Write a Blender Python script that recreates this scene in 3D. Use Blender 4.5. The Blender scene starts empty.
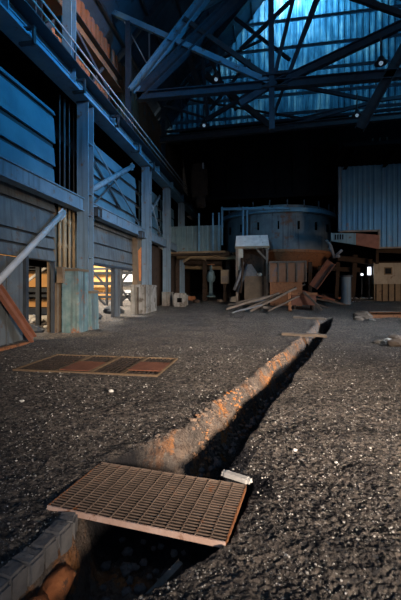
import bpy, bmesh, math, random
import numpy as np
from mathutils import Vector, Matrix, noise

random.seed(7)
S = bpy.context.scene
COL = S.collection
PI = math.pi
V = Vector

# ------------------------------------------------------------------ place and view
TH = math.radians(10.2)                 # the hall axis is +Y; the viewer looks a little to its left
SN, CS = math.sin(TH), math.cos(TH)
FPX, CX, HY, EYE = 370.0, 200.5, 291.0, 1.5
FWD, RGT = V((-SN, CS, 0)), V((CS, SN, 0))

PROF = [(-50, 0), (3, 0), (7, .085), (12.2, .226), (19, .506), (22.4, .64), (26, .85), (30, 1.12), (34, 1.32), (80, 1.4)]
def prof(d):
    for (a, za), (b, zb) in zip(PROF, PROF[1:]):
        if d <= b:
            return za + (zb - za) * (d - a) / (b - a)
    return PROF[-1][1]
def loc(x, d, z=0.0):                   # across / ahead of the viewer -> hall coordinates
    p = RGT * x + FWD * d
    return V((p.x, p.y, z))
def gz(p):                              # ground height under a point
    return prof(p[0] * FWD.x + p[1] * FWD.y)
def ray(px, py):
    return RGT * ((px - CX) / FPX) + FWD + V((0, 0, (HY - py) / FPX))
def G(px, py):                          # where a line of sight meets the ground
    r = ray(px, py); d = 3.0
    for _ in range(60):
        d = d * .5 + .5 * (EYE - prof(d)) / max(1e-4, -r.z)
        d = min(max(d, .5), 60)
    return V((0, 0, EYE)) + r * d
def QX(px, py, X):                      # ... meets a plane along the hall
    r = ray(px, py); t = X / r.x
    return V((0, 0, EYE)) + r * t
def QY(px, py, Y):                      # ... meets a plane across the hall
    r = ray(px, py); t = Y / r.y
    return V((0, 0, EYE)) + r * t

# ------------------------------------------------------------------ materials
def mat(name, a, b, scale=3.0, rough=.75, metal=0.0, bump=.25, bscale=30, rust=None, ramt=.5, rscale=2.0,
        streak=None, samt=.5, speck=None, spk=.6, spec=.4, trans=0.0):
    m = bpy.data.materials.new(name); m.use_nodes = True
    nt = m.node_tree; N, L = nt.nodes, nt.links
    bs = N['Principled BSDF']
    tc = N.new('ShaderNodeTexCoord')
    def noi(sc, det=5, vec=None, ro=.6):
        n = N.new('ShaderNodeTexNoise'); n.inputs['Scale'].default_value = sc
        n.inputs['Detail'].default_value = det; n.inputs['Roughness'].default_value = ro
        L.new(vec or tc.outputs['Object'], n.inputs['Vector']); return n.outputs['Fac']
    def ramp(fac, lo, hi):
        r = N.new('ShaderNodeMapRange'); r.inputs['From Min'].default_value = lo; r.inputs['From Max'].default_value = hi
        L.new(fac, r.inputs['Value']); return r.outputs['Result']
    def mix(f, c1, c2):
        x = N.new('ShaderNodeMix'); x.data_type = 'RGBA'
        L.new(f, x.inputs['Factor'])
        for s, c in ((x.inputs['A'], c1), (x.inputs['B'], c2)):
            if isinstance(c, (tuple, list)): s.default_value = (*c, 1)
            else: L.new(c, s)
        return x.outputs['Result']
    c = mix(ramp(noi(scale), .35, .65), a, b)
    if streak:
        mp = N.new('ShaderNodeMapping'); mp.inputs['Scale'].default_value = (5, 5, .25)
        L.new(tc.outputs['Object'], mp.inputs['Vector'])
        c = mix(ramp(noi(1.3, 4, mp.outputs['Vector']), .75 - .4 * samt, .95 - .4 * samt), c, streak)
    if rust:
        c = mix(ramp(noi(rscale, 8, None, .7), .72 - .35 * ramt, .8 - .35 * ramt), c, rust)
    if speck:
        c = mix(ramp(noi(70, 2), spk, spk + .06), c, speck)
    L.new(c, bs.inputs['Base Color'])
    bs.inputs['Roughness'].default_value = rough; bs.inputs['Metallic'].default_value = metal
    bs.inputs['Specular IOR Level'].default_value = spec
    if bump:
        bp = N.new('ShaderNodeBump'); bp.inputs['Strength'].default_value = bump; bp.inputs['Distance'].default_value = .02
        L.new(noi(bscale, 6), bp.inputs['Height']); L.new(bp.outputs['Normal'], bs.inputs['Normal'])
    if trans:
        tr = N.new('ShaderNodeBsdfTranslucent'); ms = N.new('ShaderNodeMixShader'); ms.inputs[0].default_value = trans
        L.new(c, tr.inputs['Color']); L.new(bs.outputs[0], ms.inputs[1]); L.new(tr.outputs[0], ms.inputs[2])
        L.new(ms.outputs[0], N['Material Output'].inputs['Surface'])
    return m
def glow(name, col, s):
    m = bpy.data.materials.new(name); m.use_nodes = True
    b = m.node_tree.nodes['Principled BSDF']
    b.inputs['Base Color'].default_value = (*col, 1)
    b.inputs['Emission Color'].default_value = (*col, 1); b.inputs['Emission Strength'].default_value = s
    return m

M = dict(
    steel=mat('blue_painted_steel', (.08, .19, .27), (.13, .26, .34), 2, .55, 0, .2, 25, (.10, .05, .03), .38, 3, (.05, .09, .14), .4),
    column=mat('column_steel', (.085, .135, .175), (.13, .18, .22), 1.5, .6, 0, .2, 25, (.12, .055, .03), .36, 2.2, (.06, .075, .085), .6),
    sheet=mat('blue_siding', (.045, .10, .135), (.075, .15, .19), 1.0, .6, 0, .15, 12, (.06, .08, .09), .3, 1.2, (.06, .12, .18), .5),
    graysheet=mat('grey_siding', (.065, .075, .08), (.11, .12, .12), 1.2, .65, 0, .15, 12, (.09, .055, .035), .45, 1.6, (.05, .05, .05), .7),
    tealplate=mat('teal_plate', (.06, .12, .125), (.15, .20, .195), 3, .6, 0, .3, 18, (.19, .07, .03), .50, 2.0, (.045, .055, .055), .7),
    brownplate=mat('brown_plate', (.09, .06, .036), (.14, .095, .055), 2, .75, 0, .3, 18, (.10, .05, .03), .4, 3),
    rust=mat('rust', (.20, .075, .03), (.30, .125, .05), 5, .85, 0, .5, 40, (.09, .04, .02), .5, 5),
    orange=mat('orange_rust', (.55, .17, .04), (.38, .11, .03), 5, .85, 0, .4, 40),
    rustsheet=mat('rusty_siding', (.17, .075, .035), (.26, .12, .06), 1.0, .8, 0, .3, 14, (.14, .10, .09), .5, 1.0),
    darksteel=mat('dark_steel', (.018, .022, .028), (.035, .04, .045), 3, .6, 0, .2, 25, (.05, .03, .02), .3, 3),
    truss=mat('truss_steel', (.016, .028, .042), (.03, .05, .07), 3, .6, 0, .2, 25, (.02, .02, .02), .4, 3),
    soot=mat('soot', (.003, .003, .0035), (.006, .0055, .0055), 2, .95, 0, .3, 12, spec=.02),  # near-black for sooty parts, and for shade painted on recess and walls
    sootbrown=mat('soot_brown', (.03, .02, .014), (.055, .034, .022), 2, .9, 0, .4, 14, (.02, .015, .012), .5, 2, spec=.15),
    drum=mat('drum_steel', (.08, .10, .11), (.13, .15, .155), 1.3, .7, 0, .4, 10, (.13, .06, .035), .48, .8, (.03, .03, .035), .5),
    skirt=mat('skirt_sheet', (.085, .15, .165), (.13, .19, .20), 1.5, .65, 0, .2, 14, (.09, .06, .04), .3, 1.5, (.07, .09, .09), .6),
    bluepanel=mat('blue_partition', (.05, .14, .22), (.08, .20, .29), .8, .6, 0, .15, 14, (.16, .12, .13), .3, 1.2, (.05, .11, .18), .5),
    cream=mat('cream_paint', (.36, .31, .24), (.46, .40, .31), 2, .7, 0, .15, 14, (.2, .14, .09), .35, 2.5, (.22, .17, .12), .5),
    white=mat('dusty_white', (.45, .44, .42), (.6, .58, .55), 4, .8, 0, .2, 20, (.25, .2, .16), .4, 3),
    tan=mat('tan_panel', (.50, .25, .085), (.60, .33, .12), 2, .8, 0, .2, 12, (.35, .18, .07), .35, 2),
    pipe=mat('tan_pipe', (.17, .12, .065), (.25, .17, .09), 2, .6, 0, .2, 20, (.14, .08, .04), .4, 2),
    greypipe=mat('grey_pipe', (.26, .28, .30), (.34, .35, .36), 3, .55, 0, .15, 20, (.2, .12, .08), .3, 3),
    wood=mat('old_timber', (.085, .06, .042), (.14, .10, .07), 4, .85, 0, .5, 30),
    palewood=mat('pale_timber', (.13, .10, .075), (.20, .15, .11), 4, .85, 0, .5, 30),
    redwood=mat('red_brown_plate', (.15, .055, .03), (.21, .08, .045), 4, .85, 0, .4, 30),
    concrete=mat('concrete', (.14, .135, .12), (.22, .205, .18), 3, .85, 0, .5, 25, (.07, .055, .04), .55, 2.2, (.07, .055, .04), .7),
    kerb=mat('kerb_stone', (.10, .10, .105), (.17, .165, .16), 6, .85, 0, .6, 35, (.09, .09, .09), .4, 6),
    firebrick=mat('fire_clay', (.30, .10, .035), (.40, .15, .055), 7, .95, 0, .9, 25, (.11, .06, .04), .6, 9),
    grate=mat('grating_steel', (.20, .145, .11), (.29, .21, .16), 8, .55, .2, .2, 60, (.26, .10, .04), .35, 8),
    bankclay=mat('bank_clay', (.17, .14, .12), (.25, .17, .115), 4, .9, 0, .5, 30, (.46, .19, .06), .55, 1.3),
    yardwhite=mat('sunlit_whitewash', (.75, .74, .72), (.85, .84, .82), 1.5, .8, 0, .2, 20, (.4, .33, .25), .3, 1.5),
    slag=mat('slag', (.06, .06, .066), (.17, .16, .155), 8, .8, 0, .5, 40),
    darkgrate=mat('dark_grating_steel', (.026, .019, .016), (.04, .03, .024), 8, .7, 0, .2, 60, (.10, .045, .025), .4, 8),
    bandrust=mat('grating_band', (.62, .44, .36), (.52, .34, .26), 6, .7, .0, .3, 40, (.30, .14, .08), .4, 9),
    rail=mat('worn_rail', (.34, .33, .33), (.42, .40, .38), 3, .5, 0, .1, 20, (.22, .15, .11), .4, 3),
    stone=mat('pale_stone', (.55, .53, .49), (.7, .68, .62), 6, .9, 0, .4, 30),
    gravel=mat('gravel', (.07, .065, .06), (.52, .50, .46), 9, .85, 0, .4, 30),
    roofdeck=mat('roof_deck', (.035, .06, .085), (.06, .10, .14), .8, .8, 0, .3, 8, (.02, .02, .025), .45, .8),
    glass=mat('dirty_glass', (.012, .014, .016), (.02, .022, .024), 3, .75, 0, 0, spec=.1),
    lampglass=glow('lamp_bulb', (.5, .75, 1.0), .25),
    worklight=glow('work_lamp_face', (.80, .88, 1.0), 3.0),
)

# translucent weathered sheeting of the high end wall
def sheeting():
    m = bpy.data.materials.new('translucent_sheeting'); m.use_nodes = True
    nt = m.node_tree; N, L = nt.nodes, nt.links
    N.remove(N['Principled BSDF'])
    tc = N.new('ShaderNodeTexCoord')
    def noi(scl, det, ro=.6):
        mp = N.new('ShaderNodeMapping'); mp.inputs['Scale'].default_value = scl
        L.new(tc.outputs['Object'], mp.inputs['Vector'])
        n = N.new('ShaderNodeTexNoise'); n.inputs['Scale'].default_value = 1; n.inputs['Detail'].default_value = det
        n.inputs['Roughness'].default_value = ro
        L.new(mp.outputs['Vector'], n.inputs['Vector']); return n.outputs['Fac']
    r = N.new('ShaderNodeValToRGB'); e = r.color_ramp.elements
    e[0].position = .36; e[0].color = (.05, .13, .20, 1)
    e[1].position = .72; e[1].color = (.52, .62, .66, 1)
    k = e.new(.52); k.color = (.14, .29, .40, 1)
    ad = N.new('ShaderNodeMath'); ad.operation = 'MULTIPLY_ADD'; ad.inputs[1].default_value = .6
    L.new(noi((2.6, 2.6, .28), 5, .7), ad.inputs[0])
    ml = N.new('ShaderNodeMath'); ml.operation = 'MULTIPLY'; ml.inputs[1].default_value = .42
    L.new(noi((.55, .55, .5), 3), ml.inputs[0]); L.new(ml.outputs[0], ad.inputs[2])
    L.new(ad.outputs[0], r.inputs['Fac'])
    d = N.new('ShaderNodeBsdfDiffuse'); t = N.new('ShaderNodeBsdfTranslucent'); mx = N.new('ShaderNodeMixShader')
    mx.inputs[0].default_value = .6
    L.new(r.outputs['Color'], d.inputs['Color']); L.new(r.outputs['Color'], t.inputs['Color'])
    L.new(d.outputs[0], mx.inputs[1]); L.new(t.outputs[0], mx.inputs[2])
    L.new(mx.outputs[0], N['Material Output'].inputs['Surface'])
    return m
M['sheeting'] = sheeting()

def ground_mat():
    m = bpy.data.materials.new('slag_ground'); m.use_nodes = True
    nt = m.node_tree; N, L = nt.nodes, nt.links; bs = N['Principled BSDF']
    tc = N.new('ShaderNodeTexCoord')
    def noi(sc, det=4, ro=.6):
        n = N.new('ShaderNodeTexNoise'); n.inputs['Scale'].default_value = sc; n.inputs['Detail'].default_value = det
        n.inputs['Roughness'].default_value = ro
        L.new(tc.outputs['Object'], n.inputs['Vector']); return n.outputs['Fac']
    def mr(f, a, b, c=0, d=1):
        r = N.new('ShaderNodeMapRange')
        for k, v in zip(('From Min', 'From Max', 'To Min', 'To Max'), (a, b, c, d)): r.inputs[k].default_value = v
        L.new(f, r.inputs['Value']); return r.outputs['Result']
    def mix(f, c1, c2):
        x = N.new('ShaderNodeMix'); x.data_type = 'RGBA'; L.new(f, x.inputs['Factor'])
        for s, c in ((x.inputs['A'], c1), (x.inputs['B'], c2)):
            if isinstance(c, tuple): s.default_value = (*c, 1)
            else: L.new(c, s)
        return x.outputs['Result']
    c = mix(mr(noi(.9, 5), .38, .62), (.130, .112, .096), (.210, .174, .144))
    c = mix(mr(noi(18, 4, .7), .40, .62), (.034, .033, .034), c)
    c = mix(mr(noi(48, 3, .7), .61, .68), c, (.36, .345, .32))
    at = N.new('ShaderNodeAttribute'); at.attribute_name = 'bank'
    rub = mix(mr(noi(5, 5), .40, .60), (.17, .142, .122), (.235, .165, .12))
    rub = mix(mr(noi(3.2, 5, .65), .52, .58), rub, (.48, .20, .065))
    rub = mix(mr(noi(14, 4, .7), .50, .62), rub, (.10, .07, .055))
    c = mix(at.outputs['Fac'], c, rub)
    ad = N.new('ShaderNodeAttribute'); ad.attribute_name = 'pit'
    c = mix(ad.outputs['Fac'], c, (.016, .016, .019))  # near-black tone paints the shade of trench and pits into the ground
    L.new(c, bs.inputs['Base Color'])
    bs.inputs['Roughness'].default_value = .85; bs.inputs['Specular IOR Level'].default_value = .2
    vo = N.new('ShaderNodeTexVoronoi'); vo.inputs['Scale'].default_value = 38
    L.new(tc.outputs['Object'], vo.inputs['Vector'])
    sm = N.new('ShaderNodeMath'); sm.operation = 'MULTIPLY_ADD'; sm.inputs[1].default_value = -.5
    L.new(vo.outputs['Distance'], sm.inputs[0]); L.new(noi(30, 8, .75), sm.inputs[2])
    bp = N.new('ShaderNodeBump'); bp.inputs['Strength'].default_value = .9; bp.inputs['Distance'].default_value = .035
    L.new(sm.outputs[0], bp.inputs['Height']); L.new(bp.outputs['Normal'], bs.inputs['Normal'])
    return m
M['ground'] = ground_mat()

# ------------------------------------------------------------------ mesh helpers
class MB:
    def __init__(s): s.v = []; s.f = []; s.sm = False
    def add(s, vs, fs):
        k = len(s.v); s.v += [V(p) for p in vs]; s.f += [tuple(i + k for i in f) for f in fs]; return s
    def hexa(s, p):                       # 4 bottom + 4 top corners
        return s.add(p, [(3, 2, 1, 0), (4, 5, 6, 7), (0, 1, 5, 4), (1, 2, 6, 5), (2, 3, 7, 6), (3, 0, 4, 7)])
    def box(s, x0, x1, y0, y1, z0, z1):
        return s.hexa([(x0, y0, z0), (x1, y0, z0), (x1, y1, z0), (x0, y1, z0), (x0, y0, z1), (x1, y0, z1), (x1, y1, z1), (x0, y1, z1)])
    def frame(s, p0, p1, up=(0, 0, 1)):
        d = (V(p1) - V(p0)).normalized(); u = V(up)
        if abs(d.dot(u)) > .98: u = V((0, 1, 0))
        a = d.cross(u).normalized(); return a, a.cross(d).normalized()
    def bar(s, p0, p1, w, h, up=(0, 0, 1), oa=0, ob=0):   # rectangular bar, w across, h along up
        p0, p1 = V(p0), V(p1); a, b = s.frame(p0, p1, up)
        o = a * oa + b * ob; A, B = a * w / 2, b * h / 2
        q = [p + o + k for p in (p0, p1) for k in (-A - B, A - B, A + B, -A + B)]
        return s.hexa([q[0], q[1], q[2], q[3], q[4], q[5], q[6], q[7]])
    def ibeam(s, p0, p1, w, h, t=.04, up=(0, 0, 1)):
        s.bar(p0, p1, w, t, up, 0, h / 2 - t / 2); s.bar(p0, p1, w, t, up, 0, -h / 2 + t / 2); return s.bar(p0, p1, t, h - 2 * t, up)
    def angle(s, p0, p1, w, t=.015, up=(0, 0, 1)):
        s.bar(p0, p1, w, t, up, 0, -w / 2); return s.bar(p0, p1, t, w, up, -w / 2, 0)
    def tube(s, pts, r, n=10):
        pts = [V(p) for p in pts]; k = len(s.v); rings = []
        for i, p in enumerate(pts):
            d = (pts[min(i + 1, len(pts) - 1)] - pts[max(i - 1, 0)])
            a, b = s.frame(V((0, 0, 0)), d)
            rr = r[i] if isinstance(r, (list, tuple)) else r
            rings.append([p + a * math.cos(2 * PI * j / n) * rr + b * math.sin(2 * PI * j / n) * rr for j in range(n)])
        vs = [q for g in rings for q in g]; fs = []
        for i in range(len(pts) - 1):
            for j in range(n):
                fs.append((i * n + j, i * n + (j + 1) % n, (i + 1) * n + (j + 1) % n, (i + 1) * n + j))
        fs.append(tuple(range(n - 1, -1, -1))); fs.append(tuple(range((len(pts) - 1) * n, len(pts) * n)))
        return s.add(vs, fs)
    def lathe(s, c, prof_, n=48, a0=0, a1=2 * PI):
        c = V(c); full = abs(a1 - a0 - 2 * PI) < 1e-6; m = n if full else n + 1
        vs = [c + V((math.cos(a0 + (a1 - a0) * j / n) * r, math.sin(a0 + (a1 - a0) * j / n) * r, z)) for (r, z) in prof_ for j in range(m)]
        fs = []
        for i in range(len(prof_) - 1):
            for j in range(n):
                k = (j + 1) % m
                fs.append((i * m + j, i * m + k, (i + 1) * m + k, (i + 1) * m + j))
        return s.add(vs, fs)
    def corr(s, o, u, v, L_, H, pitch=.25, amp=.04, t=.006):   # ribbed sheet: u along, v up
        o, u, v = V(o), V(u).normalized(), V(v).normalized(); n = u.cross(v)
        pr = []; x = 0.0
        while x < L_:
            for fx, fa in ((0, 0), (.45, 0), (.55, 1), (.9, 1)):
                if x + fx * pitch <= L_: pr.append((x + fx * pitch, fa * amp))
            x += pitch
        pr.append((L_, 0))
        m = len(pr)
        front = [o + u * a + n * b for a, b in pr]; 
        vs = front + [p + v * H for p in front] + [p - n * t for p in front] + [p - n * t + v * H for p in front]
        fs = []
        for i in range(m - 1):
            fs.append((i, i + 1, m + i + 1, m + i)); fs.append((2 * m + i + 1, 2 * m + i, 3 * m + i, 3 * m + i + 1))
            fs.append((i + 1, i, 2 * m + i, 2 * m + i + 1)); fs.append((m + i, m + i + 1, 3 * m + i + 1, 3 * m + i))
        fs.append((0, m, 3 * m, 2 * m)); fs.append((m - 1, 3 * m - 1, 4 * m - 1, 2 * m - 1))
        return s.add(vs, fs)
    def rock(s, c, r, seed=0, flat=.7, sub=2, rot=None, rough=.35):
        bm = bmesh.new(); bmesh.ops.create_icosphere(bm, subdivisions=sub, radius=1)
        rr = V(r) if not isinstance(r, (int, float)) else V((r, r, r * flat))
        vs = []
        for q in bm.verts:
            k = 1 + rough * noise.noise(q.co * 1.3 + V((seed * 3.7, seed * 1.9, 0))) + .12 * noise.noise(q.co * 4 + V((seed, 0, 5)))
            p = V((q.co.x * rr.x, q.co.y * rr.y, q.co.z * rr.z)) * k
            if rot: p = rot @ p
            vs.append(V(c) + p)
        bm.verts.index_update(); fs = [tuple(q.index for q in f.verts) for f in bm.faces]; bm.free()
        return s.add(vs, fs)
    def slab(s, c, size, rot, seed=0, jag=.12, n=(4, 3, 2)):   # worn block with broken edges
        bm = bmesh.new(); bmesh.ops.create_cube(bm, size=2)
        bmesh.ops.bevel(bm, geom=bm.edges[:], offset=.22, segments=2, affect='EDGES')
        bmesh.ops.subdivide_edges(bm, edges=bm.edges[:], cuts=1, use_grid_fill=True)
        vs = []
        for q in bm.verts:
            k = 1 + jag * noise.noise(q.co * 1.6 + V((seed * 2.3, seed * 5.1, seed)))
            p = V((q.co.x * size[0] / 2, q.co.y * size[1] / 2, q.co.z * size[2] / 2)) * k
            vs.append(V(c) + rot @ p)
        bm.verts.index_update(); fs = [tuple(q.index for q in f.verts) for f in bm.faces]; bm.free()
        return s.add(vs, fs)
    def build(s, name, m, parent=None, at=None, smooth=False, label=None):
        if parent is not None: o0 = world(parent)
        elif at is not None: o0 = V(at)
        else:
            xs = [p.x for p in s.v]; ys = [p.y for p in s.v]
            o0 = V(((min(xs) + max(xs)) / 2, (min(ys) + max(ys)) / 2, min(p.z for p in s.v)))
        me = bpy.data.meshes.new(name); me.from_pydata([tuple(p - o0) for p in s.v], [], s.f); me.update()
        bm = bmesh.new(); bm.from_mesh(me); bmesh.ops.recalc_face_normals(bm, faces=bm.faces[:]); bm.to_mesh(me); bm.free()
        if smooth: me.polygons.foreach_set('use_smooth', [True] * len(me.polygons))
        me.materials.append(M[m])
        o = bpy.data.objects.new(name, me); COL.objects.link(o)
        if parent is not None: o.parent = parent
        else: o.location = o0
        if label: o['label'] = label
        return o
def world(o):
    p = V((0, 0, 0))
    while o is not None: p = p + o.location; o = o.parent
    return p
def tag(o, label, cat, group=None, kind=None):
    o['label'] = label; o['category'] = cat
    if group: o['group'] = group
    if kind: o['kind'] = kind
    return o
def thing(name, label, cat, at, group=None):
    o = bpy.data.objects.new(name, None); COL.objects.link(o); o.location = V(at); o.empty_display_size = .2
    return tag(o, label, cat, group)
def struct(mb, name, m, **k):
    o = mb.build(name, m, **k); o['kind'] = 'structure'; return o
def rotz(a): return Matrix.Rotation(a, 3, 'Z')
def copy_of(root, at, label, rz=None):
    r = root.copy(); COL.objects.link(r); r.location = V(at); r['label'] = label
    if rz is not None: r.rotation_euler = (0, 0, rz)
    for ch in list(root.children):
        c = ch.copy(); COL.objects.link(c); c.parent = r
        for g in list(ch.children):
            d = g.copy(); COL.objects.link(d); d.parent = c
    return r

# ------------------------------------------------------------------ ground with the tapping trench
XL = [(0, -1.55), (1.3, -1.25), (1.84, -1.0), (2.37, -.83), (2.9, -.90), (3.25, -.80), (4.0, -.15), (5.85, .73), (10.5, 2.88), (13, 4.05), (16.5, 5.2)]
XR = [(0, -1.0), (1.3, -.62), (1.80, -.33), (2.18, .18), (2.83, .40), (3.03, .42), (3.08, .21), (4.37, .74), (9.5, 3.05), (13, 4.55), (16.5, 5.9)]
def interp(t, d):
    for (a, xa), (b, xb) in zip(t, t[1:]):
        if d <= b: return xa + (xb - xa) * (d - a) / (b - a)
    return t[-1][1]
GX0, GX1, GY0, GY1 = -3.22, -.58, 6.05, 7.38      # long floor pit under the side gratings, hall coordinates
ca, cb, cc, cd = G(10, 372), G(55, 355), G(180, 360), G(157, 375)
gx0 = (ca.x + cb.x) / 2; gx1 = (cc.x + cd.x) / 2; gy0 = (ca.y + cd.y) / 2; gy1 = (cb.y + cc.y) / 2
GX0, GX1, GY0, GY1 = gx0, gx1, gy0, gy1
def sstep(a, b, x):
    t = min(1, max(0, (x - a) / (b - a))); return t * t * (3 - 2 * t)

def make_floor():
    ds = list(np.geomspace(1.25, 16.5, 620)) + list(np.geomspace(16.6, 45, 110))
    us = list(np.linspace(-1.6, -.64, 30)) + list(np.linspace(-.63, .63, 400)) + list(np.linspace(.64, 1.5, 30))
    nd, nu = len(ds), len(us)
    co = np.zeros((nd * nu, 3), dtype=np.float32); bank = np.zeros(nd * nu, dtype=np.float32); pit = np.zeros(nd * nu, dtype=np.float32)
    i = 0; nz = noise.noise
    for d in ds:
        xl = interp(XL, d); xr = interp(XR, d); zz = prof(d)
        wob = .05 * nz(V((d * 2.2, 3.3, 0))) + .025 * nz(V((d * 7, 1.3, 0)))
        wobr = .018 * nz(V((d * 3, 9.3, 0))) + .012 * nz(V((d * 11, 4.3, 0)))
        l, r_ = xl + wob, xr + wobr
        end = 1 - sstep(15.2, 16.0, d)
        for u in us:
            x = u * d; wx = RGT.x * x + FWD.x * d; wy = RGT.y * x + FWD.y * d
            p = V((wx, wy, 0))
            h = .040 * nz(p * 1.1) + .018 * nz(p * 4.1) + .010 * nz(p * 11) + (.010 * nz(p * 27) + (.009 * nz(p * 60) if d < 5 else 0) if d < 9 else 0)
            # shallow wheel ruts and swept hollows
            h += .028 * nz(V((wx * .5 + wy * .2, wy * 2.2, 4)))
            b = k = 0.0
            if d < 16 and l - .45 < x < r_ + .15:
                s = (x - l) / max(.05, r_ - l)
                near = 1 - sstep(3.35, 3.8, d)
                # left bank: steep and broken near the grating, a rounded slope further up
                lo_far = sstep(-.06, .44, s); lo_near = sstep(-.02, .10, s)
                dn = lo_near * near + lo_far * (1 - near)
                up = 1 - sstep(.955, 1.0, s)
                c = dn * up * end
                rough = .10 * nz(p * 4) + .07 * nz(p * 10) + .045 * nz(p * 22)
                h = h * (1 - .5 * c) - c * .50 + c * rough * (1.0 - .5 * c) * 1.3
                # soil heaped along the left rim
                h += .018 * math.exp(-((s + .08) / .16) ** 2) * (1 - near) * end
                b = (sstep(-.12, .06, s) * (1 - sstep(.34, .52, s))) * (1 - near) * end
                b *= .35 + .65 * sstep(-.1, .35, nz(p * 2.6))
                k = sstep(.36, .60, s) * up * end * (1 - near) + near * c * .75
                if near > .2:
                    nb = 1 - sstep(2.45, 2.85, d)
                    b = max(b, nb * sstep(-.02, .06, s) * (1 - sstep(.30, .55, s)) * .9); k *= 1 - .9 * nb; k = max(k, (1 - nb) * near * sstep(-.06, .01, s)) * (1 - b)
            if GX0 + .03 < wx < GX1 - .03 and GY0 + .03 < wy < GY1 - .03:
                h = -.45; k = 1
            elif GX0 - .25 < wx < GX1 + .25 and GY0 - .25 < wy < GY1 + .25:
                h *= .25
            if wx < -6.2: h *= .6
            # swells of dust towards the far end
            if d > 16: h += .06 * nz(p * .35)
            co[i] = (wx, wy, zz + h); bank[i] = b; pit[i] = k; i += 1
    idx = np.arange(nd * nu).reshape(nd, nu)
    f = np.stack([idx[:-1, :-1], idx[:-1, 1:], idx[1:, 1:], idx[1:, :-1]], -1).reshape(-1, 4)
    me = bpy.data.meshes.new('floor')
    me.vertices.add(nd * nu); me.vertices.foreach_set('co', co.ravel())
    me.loops.add(f.size); me.loops.foreach_set('vertex_index', f.ravel().astype(np.int32))
    me.polygons.add(len(f)); me.polygons.foreach_set('loop_start', np.arange(0, f.size, 4, dtype=np.int32))
    me.polygons.foreach_set('loop_total', np.full(len(f), 4, dtype=np.int32))
    me.update(calc_edges=True)
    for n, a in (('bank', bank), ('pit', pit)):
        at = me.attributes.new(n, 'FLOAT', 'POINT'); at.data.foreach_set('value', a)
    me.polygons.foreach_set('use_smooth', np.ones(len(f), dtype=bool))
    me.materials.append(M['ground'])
    o = bpy.data.objects.new('floor', me); COL.objects.link(o); o['kind'] = 'structure'
    return o
make_floor()

# loose chips strewn over the floor: nobody could count them
mb = MB()
for i in range(5200):
    d = 1.7 * (9 / 1.7) ** random.random(); u = random.uniform(-.6, .6); x = u * d
    l, r_ = interp(XL, d), interp(XR, d)
    if l - .1 < x < r_ + .05: continue
    p = loc(x, d)
    if GX0 - .05 < p.x < GX1 + .05 and GY0 - .05 < p.y < GY1 + .05: continue
    if p.x < -5.4: continue
    r = random.choice((.003, .004, .005, .006, .009)) * random.uniform(.7, 1.3) * (.6 + .12 * d)
    mb.rock((p.x, p.y, prof(d) + random.uniform(-.3, .3) * r + .012), r, i, .7, 1)
tag(mb.build('gravel', 'gravel', at=(0, 0, 0)), 'loose pale and dark slag chips strewn across the dirt floor', 'gravel', kind='stuff')

# larger lumps in the trench bottom
mb = MB()
for i in range(420):
    d = 1.5 * (12 / 1.5) ** random.random(); l, r_ = interp(XL, d), interp(XR, d)
    s = random.uniform(.45, .97) if d > 3 else random.uniform(.15, .95)
    p = loc(l + s * (r_ - l), d)
    mb.rock((p.x, p.y, prof(d) - (.48 if s > .6 or d < 3 else .32)), random.uniform(.015, .05), i, .75, 1)
tag(mb.build('slag_rubble', 'slag', at=(0, 0, 0)), 'dark slag rubble lying in the bottom of the trench', 'rubble', kind='stuff')

# broken fire clay along the lit bank of the trench
mb = MB()
for i in range(900):
    d = 3.75 * (12.5 / 3.75) ** random.random(); l, r_ = interp(XL, d), interp(XR, d)
    s = random.uniform(-.10, .42); p = loc(l + s * (r_ - l), d)
    if noise.noise(V((p.x * 1.6, p.y * 1.6, 8))) < -.12: continue
    q = random.uniform(.006, .026)
    mb.rock((p.x, p.y, prof(d) + .012 - .47 * sstep(-.06, .44, s)), (q * 1.2, q, q * .8), i, .75, 1)
tag(mb.build('clay_rubble', 'bankclay', at=(0, 0, 0)), 'orange and grey clay rubble strewn down the left bank of the trench', 'rubble', kind='stuff')

# single pale stones
def stone(px, py, r, label, seed):
    p = G(px, py); m = MB(); m.rock((p.x, p.y, p.z + r * .45), (r, r * .8, r * .6), seed)
    tag(m.build('stone', 'stone', smooth=False), label, 'stone', 'pale stones on the floor')
stone(295, 451, .022, 'small white stone on bare ground right of the trench, beyond the front grating', 1)
stone(111, 392, .035, 'pale stone lying just in front of the long row of side gratings', 2)
stone(388, 342, .10, 'white lump of rubble at the right edge of the floor', 3)
stone(336, 463, .014, 'tiny pale stone right of the larger white one on the right floor', 4)
stone(279, 497, .012, 'tiny pale stone on dirt right of the corner of the front grating', 5)
stone(46, 328, .09, 'pale lump of rubble on the ground at the sill of the left doorway', 6)
stone(22, 402, .03, 'pale chip on the dirt at the left, nearest the leaning rusty channel side', 7)
stone(286, 556, .012, 'little pale stone in the dark foreground at the lower right', 8)

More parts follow.
